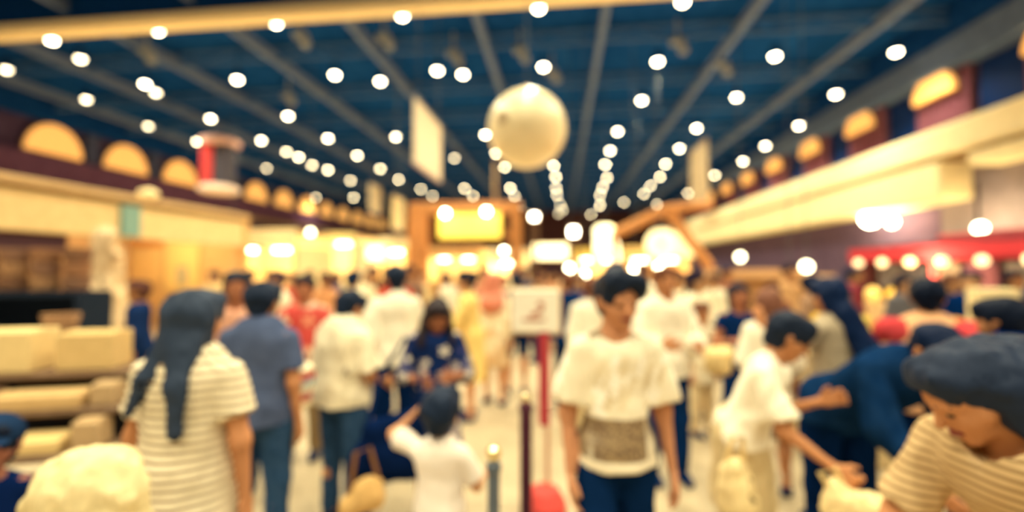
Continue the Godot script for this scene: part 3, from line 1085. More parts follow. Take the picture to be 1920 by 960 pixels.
	part(t, "ridge", tie.mesh(), wood)
	for q in [A, C]:
		var m := Acc.new()
		m.tube([Vector3(q.x - o.x, 0, q.z - o.z), q - o], [0.1, 0.1], 6)
		part(t, "post", m.mesh(), wood)
	# brown counter behind the right-hand crowd
	p = ground(1410, 9.0)
	t = thing("long_counter", "long brown wooden counter behind the people right of the young man", "counter", p)
	part(t, "front_panel", box_mesh(Vector3(2.6, 1.45, 0.5), 0.02), mottled("b98a5c", 0.12, 1.0, 0.7), Vector3(0, 0.725, 0))
	part(t, "worktop", box_mesh(Vector3(2.8, 0.1, 0.7), 0.02), mottled("d2a570", 0.1, 1.0, 0.5), Vector3(0, 1.5, 0))
	part(t, "raised_back", box_mesh(Vector3(1.9, 0.1, 0.2), 0.02), mottled("c79b6a", 0.1, 1.0, 0.5), Vector3(0.1, 1.6, -0.2))

# ---------------------------------------------------------------- things hanging from the roof
func hanging_things() -> void:
	# big globe
	var p := at(988, 242, 8.0)
	var t := thing("hanging_globe", "large cream globe balloon hanging over the aisle", "globe", p)
	var a := Acc.new()
	var prof := []
	for k in 25:
		var an := -PI / 2 + PI * k / 24.0
		prof.append(Vector2(maxf(0.0, cos(an)) * 0.71, sin(an) * 0.71))
	a.lathe(prof, Vector3.ZERO, Basis(), 40)
	part(t, "sphere", a.mesh(), mat("f6e6c0", 0.35))
	var nk := Acc.new()
	nk.lathe([Vector2(0.09, 0.69), Vector2(0.09, 0.76), Vector2(0.03, 0.8)], Vector3.ZERO, Basis(), 14)
	part(t, "collar", nk.mesh(), mat("b89a70", 0.5))
	hanging(t, 0.78, [0.0])
	var sm := Acc.new()
	sm.lathe([Vector2(0.0, 0.0), Vector2(0.11, 0.004), Vector2(0.12, 0.02), Vector2(0.0, 0.03)], Vector3.ZERO, Basis(), 16)
	var sd := Vector3(-0.38, 0.02, 0.6).normalized()
	part(t, "emblem", sm.mesh(), mat("b6a184", 0.6), sd * 0.695, Basis(Quaternion(Vector3.UP, sd)))
	# white banner edge-on along the aisle: [x, z near, z far, bottom, top]
	var spec := [
		[-2.98, -8.7, -10.6, 3.85, 5.22, "f2e4cc", "tall white banner with a slanted lower edge hanging left of the globe"],
		[-6.9, -17.4, -18.7, 3.35, 4.75, "f0dfb4", "narrow cream banner hanging above the left stalls beside the gate"],
		[-8.6, -19.0, -20.2, 4.3, 5.6, "c9bba0", "greyish narrow banner hanging farther left above the stalls"],
		[4.6, -14.2, -15.9, 3.75, 5.75, "b9a88e", "tall taupe banner hanging right of the light rows near the balcony"],
		[-2.9, -19.2, -19.9, 4.8, 6.6, "b79b78", "thin tan banner strip hanging straight above the wooden gate"],
	]
	for s in spec:
		var w: float = s[1] - s[2]
		var h: float = s[4] - s[3]
		t = thing("hanging_banner", s[6], "banner", Vector3(s[0], s[3], (s[1] + s[2]) * 0.5), PI / 2)
		var sl := Acc.new()
		sl.slab([Vector2(-w * 0.5, 0), Vector2(w * 0.5, 0), Vector2(w * 0.5, h), Vector2(-w * 0.5, h)], -0.03, 0.03, Transform3D())
		part(t, "cloth", sl.mesh(), mottled(s[5], 0.05, 1.2, 0.85))
		part(t, "top_rail", box_mesh(Vector3(w + 0.06, 0.06, 0.09), 0.015), mat("8d8a98", 0.4), Vector3(0, h, 0))
		part(t, "bottom_rail", box_mesh(Vector3(w + 0.06, 0.06, 0.09), 0.015), mat("c9b4b8", 0.4), Vector3(0, 0, 0))
		hanging(t, h, [-w * 0.4, w * 0.4])
	# red, white and dark hanging drum sign
	p = at(411, 362, 15.0)
	t = thing("drum_sign", "red and dark hanging sign with white caps above the left stalls", "hanging sign", p)
	var cap := Acc.new()
	cap.lathe([Vector2(0.5, 0.0), Vector2(0.62, 0.05), Vector2(0.62, 0.16), Vector2(0.5, 0.24)], Vector3.ZERO, Basis(), 24)
	part(t, "bottom_cap", cap.mesh(), mat("f0d8cc", 0.6))
	part(t, "top_cap", cap.mesh(), mat("efc4bd", 0.6), Vector3(0, 1.62, 0))
	part(t, "red_panel", box_mesh(Vector3(0.42, 1.4, 0.5), 0.03), mat("c4474a", 0.6), Vector3(-0.24, 0.93, 0.1))
	part(t, "dark_panel", box_mesh(Vector3(0.5, 1.4, 0.5), 0.03), mat("4a4752", 0.6), Vector3(0.24, 0.93, 0.05))
	hanging(t, 1.84, [-0.2, 0.2])

# ---------------------------------------------------------------- left booth
func left_booth() -> void:
	var cream := mottled("e4c894", 0.07, 0.7, 0.7)
	var t := thing("exhibition_booth", "long cream exhibition booth with a deep fascia along the left side", "booth", Vector3(-9.1, 0, -6.0))
	part(t, "fascia", box_mesh(Vector3(0.16, 0.72, 11.4), 0.02), cream, Vector3(0, 2.66, 0))
	part(t, "cornice", box_mesh(Vector3(0.34, 0.14, 11.5), 0.03), mottled("c9a87c", 0.07, 0.7, 0.7), Vector3(0.02, 3.14, 0))
	part(t, "cornice_shade_strip", box_mesh(Vector3(0.1, 0.06, 11.4), 0.0), mat("6d5848", 0.8), Vector3(0, 3.05, 0))  # dark strip painted as the shade below the cornice
	part(t, "roof", box_mesh(Vector3(3.4, 0.08, 11.4), 0.02), mottled("c9ae84", 0.07, 0.7, 0.8), Vector3(-1.75, 3.02, 0))
	part(t, "back_panel", box_mesh(Vector3(0.12, 3.0, 11.4), 0.01), mottled("c2a07a", 0.1, 0.7, 0.8), Vector3(-3.4, 1.5, 0))
	part(t, "end_panel", box_mesh(Vector3(3.3, 3.0, 0.12), 0.01), mottled("e2c08c", 0.07, 0.7, 0.8), Vector3(-1.75, 1.5, -5.62))
	part(t, "corner_post", box_mesh(Vector3(0.2, 3.1, 0.2), 0.02), mottled("d8ab72", 0.08, 0.7, 0.7), Vector3(0.02, 1.55, -5.7))
	part(t, "corner_post", box_mesh(Vector3(0.2, 3.1, 0.2), 0.02), mottled("d8ab72", 0.08, 0.7, 0.7), Vector3(0.02, 1.55, 0.6))
	part(t, "sign_plate", box_mesh(Vector3(0.06, 0.66, 0.42), 0.01), mat("7fa09a", 0.6), Vector3(0.12, 2.66, -2.25))
	part(t, "interior_shade_strip", box_mesh(Vector3(0.14, 0.3, 4.4), 0.01), mat("4a3640", 0.7), Vector3(-0.1, 2.16, 1.0))  # shadow inside the booth, drawn as a dark strip under the fascia
	var l := Acc.new()
	l.lathe([Vector2(0.0, 0.0), Vector2(0.12, 0.02), Vector2(0.2, 0.1), Vector2(0.16, 0.2), Vector2(0.0, 0.26)], Vector3.ZERO, Basis(), 16)
	part(t, "roof_ornament", l.mesh(), mat("f0dcae", 0.6), Vector3(0.0, 3.2, -2.75))
	var bl := thing("booth_lamp", "warm lamp fitting under the roof of the cream left booth", "lamp", Vector3(-10.2, 2.7, -9.6))
	glow_lamp("bulb", bl, Vector3.ZERO, 0.09, 5.0, "ffd890")
	part(bl, "fitting", box_mesh(Vector3(0.1, 0.2, 0.1), 0.01), mat("3b3430"), Vector3(0, 0.18, 0))
	omni(bl, Vector3(0, -0.02, 0), 1.3, 0.1, Color(1.0, 0.88, 0.66))
	# posters on the end panel
	var z := -11.5
	var q := [[246, 305, 416, 462, "dc9a5e", "orange poster on the end panel of the left booth"], [246, 305, 466, 530, "efcf92", "pale amber poster below the orange one on the left booth"], [312, 372, 430, 545, "f6dc98", "tall bright cream poster right of the orange one on the left booth"], [384, 398, 410, 455, "c3c6ae", "narrow pale green poster by the booth's corner post"], [332, 350, 500, 535, "b9b8a0", "small grey card on the lower part of the tall cream poster"]]
	for i in q.size():
		var s = q[i]
		var r0 := ray(s[0], s[2])
		var r1 := ray(s[1], s[3])
		var zz := -11.50 + (0.03 if i == 4 else 0.0)
		var a := EYE + r0 * (zz / r0.z)
		var b := EYE + r1 * (zz / r1.z)
		solo("poster", box_mesh(Vector3(absf(b.x - a.x), absf(a.y - b.y), 0.025), 0.004), mottled(s[4], 0.04, 1.0, 0.7), Vector3((a.x + b.x) * 0.5, (a.y + b.y) * 0.5, zz), s[5], "poster")
	# shelf unit with woven baskets
	var sp := ground(62, 5.2)
	t = thing("shelf_unit", "dark shelf unit holding brown baskets on the far left", "shelf", sp, 0.25)
	part(t, "board", box_mesh(Vector3(1.35, 0.06, 0.5), 0.01), mat("232b3a", 0.6), Vector3(0, 1.36, 0))
	part(t, "board", box_mesh(Vector3(1.35, 0.06, 0.5), 0.01), mat("232b3a", 0.6), Vector3(0, 0.6, 0))
	part(t, "back_board", box_mesh(Vector3(1.35, 1.3, 0.04), 0.005), mat("1d2638", 0.7), Vector3(0, 0.7, -0.25))
	for g in [-0.65, 0.65]:
		part(t, "side_board", box_mesh(Vector3(0.06, 1.36, 0.5), 0.01), mat("232b3a", 0.6), Vector3(g, 0.68, 0))
	var bas := Acc.new()
	bas.lathe([Vector2(0.1, 0.0), Vector2(0.125, 0.03), Vector2(0.118, 0.05), Vector2(0.135, 0.075), Vector2(0.128, 0.1), Vector2(0.148, 0.125), Vector2(0.14, 0.15), Vector2(0.15, 0.17), Vector2(0.125, 0.17), Vector2(0.1, 0.05), Vector2(0.0, 0.04)], Vector3.ZERO, Basis(), 18)
	var bm := bas.mesh()
	var bi := 0
	var tones := ["a8795a", "8d6650", "b98d68", "96705c"]
	var fb := Basis(Vector3.UP, 0.25)
	for row in 3:
		for col in 4:
			var w := sp + fb * Vector3(-0.48 + 0.32 * col, 1.39 + 0.17 * row, 0.02)
			solo("basket", bm, mottled(tones[(row + col) % 4], 0.2, 6.0, 0.85), w, "brown woven basket on the dark shelf, %s from the left in the %s layer" % [ORD[col], ["bottom", "middle", "top"][row]], "basket", "woven baskets on the dark shelf")
	for k in 7:
		var g2 := ground(118, 4.5)
		solo("basket", bm, mottled(tones[k % 4], 0.2, 6.0, 0.85), g2 + Vector3(0, 0.17 * k, 0), "brown woven basket in the floor stack beside the dark shelf, %s from the bottom" % ORD[k], "basket", "stack of woven baskets on the floor")
	# pale draped stand of cloth
	var cp := ground(196, 6.4)
	t = thing("cloth_stand", "tall stand draped in pale cloth between the baskets and the posters", "cloth stand", cp)
	var d := Acc.new()
	d.field([[Vector3(0, 2.15, 0), Vector3(0, 1.2, 0), 0.16, 0.24], [Vector3(0, 1.2, 0), Vector3(0.05, 0.1, 0), 0.24, 0.34, 1.0, Vector3.BACK, true], [Vector3(-0.2, 1.9, 0), Vector3(0.25, 1.85, 0), 0.07, 0.07]], 0.04, 0.06, [], 0.07, 4.0)
	part(t, "cloth_drape", d.mesh(), mottled("dcc09a", 0.07, 1.0, 0.85))
	part(t, "foot", box_mesh(Vector3(0.6, 0.06, 0.6), 0.02), mat("6b5844"), Vector3(0, 0.03, 0))
	# stepped display rack with cartons close by
	var rp := ground(98, 2.55)
	var rb := Basis(Vector3.UP, 0.3)
	t = thing("display_rack", "stepped wooden display rack with cartons at the left edge", "rack", rp, 0.3)
	var steps := [[1.03, -0.14], [0.86, 0.02], [0.66, 0.16], [0.42, 0.26]]
	for s in steps:
		part(t, "shelf_board", box_mesh(Vector3(0.95, 0.035, 0.28), 0.008), mottled("7d6450", 0.12, 2.0, 0.7), Vector3(0, s[0], s[1]))
	for g in [-0.46, 0.46]:
		part(t, "upright", box_mesh(Vector3(0.045, 1.05, 0.06), 0.008), mat("5a4a40"), Vector3(g, 0.525, -0.2))
		part(t, "upright", box_mesh(Vector3(0.045, 0.86, 0.06), 0.008), mat("5a4a40"), Vector3(g, 0.43, 0.02))
		part(t, "upright", box_mesh(Vector3(0.045, 0.42, 0.06), 0.008), mat("5a4a40"), Vector3(g, 0.21, 0.26))
	part(t, "rear_panel", box_mesh(Vector3(0.9, 0.5, 0.03), 0.005), mat("2a2c36"), Vector3(0, 0.78, -0.22))
	var boxes := [
		[-0.27, 1.048, -0.14, 0.3, 0.24, 0.22, "e9cf98", "large pale carton on the top step of the left rack"],
		[0.14, 1.048, -0.14, 0.29, 0.22, 0.2, "dcbd85", "tan carton beside the pale one on the top step"],
		[0.02, 0.878, 0.04, 0.46, 0.075, 0.22, "d0ae7c", "long flat tan carton on the second step of the left rack"],
		[-0.33, 0.878, 0.04, 0.2, 0.1, 0.2, "8b6c58", "short brown box on the second step of the left rack"],
		[0.07, 0.678, 0.17, 0.34, 0.07, 0.2, "e8c98c", "flat cream carton on the third step of the left rack"],
		[-0.26, 0.678, 0.17, 0.26, 0.09, 0.2, "39374a", "dark flat box on the third step of the left rack"],
		[0.34, 0.678, 0.18, 0.12, 0.15, 0.14, "c3a47c", "upright tan packet at the end of the third step"],
		[0.34, 0.878, 0.06, 0.12, 0.12, 0.12, "bfa27c", "upright tan packet at the end of the second step"],
		[-0.1, 0.438, 0.27, 0.42, 0.12, 0.2, "c9a06c", "wide tan carton on the lowest step of the left rack"],
		[0.33, 0.438, 0.27, 0.24, 0.09, 0.2, "2b3346", "small dark box on the lowest step of the left rack"],
	]
	for s in boxes:
		var a := Acc.new()
		a.box(Vector3(0, s[4] * 0.5, 0), Vector3(s[3], s[4], s[5]), Basis(), 0.008)
		a.box(Vector3(0, s[4] + 0.003, 0), Vector3(s[3] * 0.98, 0.008, s[5] * 0.47), Basis(), 0.002)
		solo("carton", a.mesh(), mottled(s[6], 0.06, 2.0, 0.8), rp + rb * Vector3(s[0], s[1], s[2]), s[7], "box", "cartons on the left display rack", 0.3)
	# low rail of goods between the rack and the woman in stripes
	var gp := ground(228, 3.45)
	t = thing("goods_table", "low table heaped with small goods between the rack and the striped woman", "table", gp, 0.2)
	part(t, "table_top", box_mesh(Vector3(0.4, 0.04, 0.7), 0.008), mottled("8a6c52", 0.12, 2.0, 0.7), Vector3(0, 0.72, 0))
	for g in [[-0.16, -0.3], [0.16, -0.3], [-0.16, 0.3], [0.16, 0.3]]:
		part(t, "leg", box_mesh(Vector3(0.04, 0.7, 0.04), 0.005), mat("5a4a40"), Vector3(g[0], 0.35, g[1]))
	var pk := ["d8b98a", "8a6a5a", "2c3a54", "c99a6a", "a08a78", "3a3040", "e0c090", "b08060"]
	for k in 8:
		var w := gp + Basis(Vector3.UP, 0.2) * Vector3(-0.1 + 0.2 * (k % 2), 0.74, -0.26 + 0.17 * (k / 2))
		solo("packet", box_mesh(Vector3(0.15, 0.12 + 0.04 * (k % 3), 0.12), 0.012, Vector3(0, (0.12 + 0.04 * (k % 3)) * 0.5, 0)), mottled(pk[k], 0.06, 2.0, 0.7), w, "%s packet on the low goods table, %s from the front" % [["tan", "brown", "navy", "amber", "grey", "black", "cream", "rust"][k], ["fourth pair", "third pair", "second pair", "nearest pair"][k / 2]], "packet", "packets on the low goods table")

# ---------------------------------------------------------------- right booth
func right_booth() -> void:
	# red-fascia stall along the right wall
	var red := mat("b43c48", 0.6)
	var t := thing("red_stall", "long stall with a red fascia under the right balcony", "stall", Vector3(7.2, 0, -8.2))
	part(t, "fascia", box_mesh(Vector3(0.16, 0.3, 7.0), 0.02), red, Vector3(0, 1.98, 0))
	part(t, "upper_fascia", box_mesh(Vector3(0.12, 0.16, 3.2), 0.02), mat("b8505a", 0.6), Vector3(0.2, 2.24, 0.4))
	part(t, "roof", box_mesh(Vector3(2.4, 0.06, 7.0), 0.01), mat("5a4048", 0.8), Vector3(1.2, 2.15, 0))
	part(t, "rear_panel", box_mesh(Vector3(0.08, 2.1, 7.0), 0.01), mat("59545e", 0.8), Vector3(2.3, 1.05, 0))
	part(t, "end_panel", box_mesh(Vector3(2.3, 2.1, 0.08), 0.01), mat("6b4048", 0.8), Vector3(1.15, 1.05, -3.46))
	for z in [-3.4, -1.1, 1.1, 3.4]:
		part(t, "post", box_mesh(Vector3(0.09, 1.85, 0.09), 0.01), mat("b44a50", 0.6), Vector3(0, 0.925, z))
	for k in 5:
		part(t, "grey_panel", box_mesh(Vector3(0.06, 0.55, 0.62), 0.01), mat(["77747a", "5b5a66", "8b8078", "6d4858", "77747a"][k], 0.7), Vector3(0.35, 1.5, -2.8 + 0.75 * k))
	part(t, "counter", box_mesh(Vector3(0.8, 0.92, 6.6), 0.02), mottled("c9ab80", 0.08, 1.0, 0.7), Vector3(-0.1, 0.46, 0))
	for k in 9:
		var la := Acc.new()
		la.lathe([Vector2(0.0, -0.09), Vector2(0.07, -0.06), Vector2(0.09, 0.0), Vector2(0.07, 0.06), Vector2(0.0, 0.09)], Vector3.ZERO, Basis(), 12)
		part(t, "lamp", la.mesh(), glow("ffdba6", 0.8), Vector3(-0.1, 1.8, -3.1 + 0.77 * k))
	omni(t, Vector3(-0.35, 1.7, -1.0), 1.4, 0.3)
	omni(t, Vector3(-0.35, 1.7, 2.0), 1.4, 0.3)
	# goods along the counter
	var cols := ["e8b84a", "f0d890", "e9c45a", "f4e4b8", "d89a50", "f2e2b0", "e0b060", "c9a070", "f4ecd0", "b87050"]
	for k in 10:
		var g := Acc.new()
		g.lathe([Vector2(0.06, 0.0), Vector2(0.13, 0.08), Vector2(0.15, 0.2), Vector2(0.1, 0.3), Vector2(0.03, 0.33)], Vector3.ZERO, Basis(), 12)
		var names := ["yellow", "cream", "amber", "ivory", "orange", "pale cream", "ochre", "tan", "white", "rust"]
		solo("goods_sack", g.mesh(), mat(cols[k], 0.7), Vector3(6.86, 0.923, -11.1 + 0.62 * k), "%s sack on the red stall counter, %s from its far end" % [names[k], ORD[k]], "sack", "sacks along the red stall counter")
	# nearer counter with yellow food trays
	var p := ground(1645, 3.9)
	t = thing("food_counter", "cream counter with yellow trays behind the long haired woman", "counter", p, -0.25)
	part(t, "front_panel", box_mesh(Vector3(1.3, 0.9, 0.6), 0.02), mottled("d2b98c", 0.07, 1.0, 0.7), Vector3(0, 0.45, 0))
	part(t, "worktop", box_mesh(Vector3(1.4, 0.05, 0.7), 0.012), mottled("e4cfa0", 0.05, 1.0, 0.5), Vector3(0, 0.925, 0))
	for k in 4:
		var w := p + Basis(Vector3.UP, -0.25) * Vector3(-0.48 + 0.33 * k, 0.95, 0.08)
		var tr := thing("food_tray", "%s heaped tray on the cream counter, %s from the left" % [["golden yellow", "pale yellow", "buttery cream", "amber"][k], ORD[k]], "tray", w, -0.25, "heaped trays on the cream counter")
		part(tr, "dish", box_mesh(Vector3(0.29, 0.06, 0.34), 0.02, Vector3(0, 0.03, 0)), mat("e8d9b4", 0.4))
		var hp := Acc.new()
		hp.field([[Vector3(-0.06, 0.08, 0), Vector3(0.06, 0.09, 0.02), 0.09, 0.1], [Vector3(0, 0.16, -0.03), Vector3(0.02, 0.24, -0.04), 0.08, 0.06]], 0.02, 0.03, [], 0.025, 14.0, [[Vector3.DOWN, -0.05]])
		part(tr, "heap", hp.mesh(), mottled(["e8b93c", "e9cb62", "ecd79a", "dba04a"][k], 0.1, 5.0, 0.7))
	# pale card box and dark framed picture farther right
	p = ground(1858, 4.2)
	t = thing("display_plinth", "dark plinth under a white carton at the right", "plinth", p, -0.3)
	part(t, "plinth_body", box_mesh(Vector3(0.6, 1.0, 0.5), 0.02), mat("4a4854", 0.7), Vector3(0, 0.5, 0))
	part(t, "plinth_top", box_mesh(Vector3(0.66, 0.05, 0.56), 0.01), mat("a89a88", 0.6), Vector3(0, 1.025, 0))
	var pb := Basis(Vector3.UP, -0.3)
	solo("carton", box_mesh(Vector3(0.3, 0.42, 0.2), 0.012, Vector3(0, 0.21, 0)), mottled("f0dcae", 0.04, 2.0, 0.7), p + pb * Vector3(-0.04, 1.05, 0.1), "tall white carton standing on the dark plinth at the right", "box", "", -0.3)
	var pf := thing("picture_frame", "dark framed picture with a pink blot leaning beside the white carton", "picture", p + pb * Vector3(0.24, 1.05, 0.05), -0.3)
	part(pf, "frame", box_mesh(Vector3(0.24, 0.34, 0.05), 0.01, Vector3(0, 0.17, 0)), mat("2a2438", 0.5))
	part(pf, "print", box_mesh(Vector3(0.18, 0.27, 0.02), 0.004, Vector3(0, 0.17, 0.022)), mat("4a2c40", 0.6))
	var bl := Acc.new()
	bl.lathe([Vector2(0.0, 0.0), Vector2(0.055, 0.002), Vector2(0.06, 0.008), Vector2(0.0, 0.012)], Vector3(0.01, 0.19, 0.03), Basis(Vector3.RIGHT, PI / 2), 14)
	part(pf, "blot", bl.mesh(), mat("c07a70", 0.6))
	# spot lamps under the balcony
	var lm := [[1632, 410, 13.4, 0.24, 12.0], [1672, 416, 12.6, 0.14, 8.0], [1838, 428, 9.9, 0.12, 8.0]]
	var wh := ["large dazzling floodlight under the right balcony front", "smaller floodlight just right of the dazzling one", "bright spotlight below the grey wall board at the right"]
	for i in 3:
		p = at(lm[i][0], lm[i][1], lm[i][2])
		var f := thing("floodlight", wh[i], "lamp", p)
		glow_lamp("bulb", f, Vector3.ZERO, lm[i][3], lm[i][4])
		part(f, "yoke", box_mesh(Vector3(0.05, 1.0, 0.05), 0.008), mat("33323a"), Vector3(0, lm[i][3] + 0.48, -0.05))
		omni(f, Vector3(-0.02, -0.02, 0.0), 0.9, lm[i][3] * 0.8)
	p = Vector3(XR - 0.2, 3.62, -7.9)
	t = thing("wall_fixture", "dark twin-headed fixture on the grey board at the right edge", "wall fixture", p)
	for g in [-0.2, 0.18]:
		var hd := Acc.new()
		hd.lathe([Vector2(0.06, -0.12), Vector2(0.14, -0.08), Vector2(0.16, 0.02), Vector2(0.1, 0.14)], Vector3.ZERO, Basis(Vector3.BACK, PI / 2), 16)
		part(t, "head", hd.mesh(), mat("2c3a4a", 0.5), Vector3(-0.14, 0.0, g))
	part(t, "bracket", box_mesh(Vector3(0.08, 0.12, 0.6), 0.01), mat("2c3a4a", 0.5), Vector3(0.02, 0.05, 0))

# ---------------------------------------------------------------- stanchions and the sign stand in the aisle
func barrier() -> void:
	var posts := [[926, 1.72, "5c6470", "slim grey stanchion with a gold ball top in the middle of the aisle"], [986, 2.45, "4a2436", "dark maroon stanchion with a gold ball top beside the red sign pole"]]
	for s in posts:
		var t := thing("stanchion", s[3], "stanchion", ground(s[0], s[1]))
		var a := Acc.new()
		a.lathe([Vector2(0.16, 0.0), Vector2(0.16, 0.02), Vector2(0.12, 0.05), Vector2(0.04, 0.08)], Vector3.ZERO, Basis(), 24)
		part(t, "base", a.mesh(), mat("6a5a50", 0.3, 0.6))
		var b := Acc.new()
		var r := 0.024 if s[1] < 2.0 else 0.034
		b.lathe([Vector2(r, 0.06), Vector2(r, 0.86), Vector2(r * 1.25, 0.875), Vector2(r * 1.25, 0.895), Vector2(r * 0.7, 0.91)], Vector3.ZERO, Basis(), 16)
		part(t, "post", b.mesh(), mat(s[2], 0.45, 0.0))
		var c := Acc.new()
		var pr := []
		for k in 11:
			var an := -PI / 2 + PI * k / 10.0
			pr.append(Vector2(maxf(0.0, cos(an)) * 0.03, sin(an) * 0.03))
		c.lathe(pr, Vector3(0, 0.935, 0), Basis(), 16)
		part(t, "ball_finial", c.mesh(), mat("ffe9b4", 0.18, 0.9))
	var gp := ground(1020, 3.05)
	var t := thing("sign_stand", "cream notice board on a red pole with a red foot in the aisle", "sign stand", gp)
	part(t, "board", box_mesh(Vector3(0.33, 0.3, 0.03), 0.012), mottled("fff8e8", 0.03, 2.0, 0.7), Vector3(-0.06, 1.36, 0.0))
	part(t, "board_edge", box_mesh(Vector3(0.36, 0.33, 0.015), 0.006), mat("d9b48c", 0.6), Vector3(-0.06, 1.36, -0.015))
	var mk := Acc.new()
	mk.box(Vector3(0, 0.0, 0), Vector3(0.1, 0.03, 0.008), Basis(Vector3.BACK, 0.5), 0.002)
	mk.box(Vector3(-0.02, -0.05, 0), Vector3(0.16, 0.018, 0.008), Basis(), 0.002)
	mk.box(Vector3(0.03, 0.06, 0), Vector3(0.05, 0.03, 0.008), Basis(Vector3.BACK, -0.4), 0.002)
	part(t, "red_mark", mk.mesh(), mat("c48a78", 0.7), Vector3(-0.05, 1.35, 0.018))
	part(t, "pole", box_mesh(Vector3(0.075, 0.66, 0.05), 0.012), mat("b5414a", 0.5), Vector3(0, 0.9, -0.01))
	part(t, "lower_pole", box_mesh(Vector3(0.03, 0.56, 0.03), 0.006), mat("c08a70", 0.5), Vector3(0.02, 0.31, -0.01))
	var ft := Acc.new()
	ft.lathe([Vector2(0.15, 0.0), Vector2(0.15, 0.06), Vector2(0.1, 0.14), Vector2(0.06, 0.16)], Vector3.ZERO, Basis(), 20)
	part(t, "foot", ft.mesh(), mat("d8524e", 0.5), Vector3(0, 0, 0))

# ---------------------------------------------------------------- the crowd
func tee_print() -> StandardMaterial3D:
	# cream T-shirt with pale brush strokes and a dark printed panel near the hem; 1 m x 1 m about the trunk
	var im := Image.create(128, 128, false, Image.FORMAT_RGB8)
	im.fill(Color("f1e6cf"))
	var rng := RandomNumberGenerator.new()
	rng.seed = 5
	for k in 26:
		var x := rng.randi_range(44, 84)
		var y := rng.randi_range(18, 38)
		var ln := rng.randi_range(6, 16)
		var col := Color(["fffaf0", "dccaaa", "e6d6b8", "fffaf0"][k % 4])
		for j in ln:
			im.fill_rect(Rect2i(x + int(j * 0.35), y + ln - j, 3, 1), col)
	for y in range(52, 72):
		for x in range(49, 77):
			im.set_pixel(x, y, Color(["8f7a5e", "7a6450", "a58e6c", "6b5648"][rng.randi_range(0, 3)]))
	var m := StandardMaterial3D.new()
	m.albedo_texture = ImageTexture.create_from_image(im)
	m.uv1_triplanar = true
	m.uv1_triplanar_sharpness = 6.0
	m.uv1_scale = Vector3(1, 1, 1)
	m.uv1_offset = Vector3(0.5, 0.55, 0.5)
	m.metallic_specular = 0.0
	m.roughness = 0.9
	return m

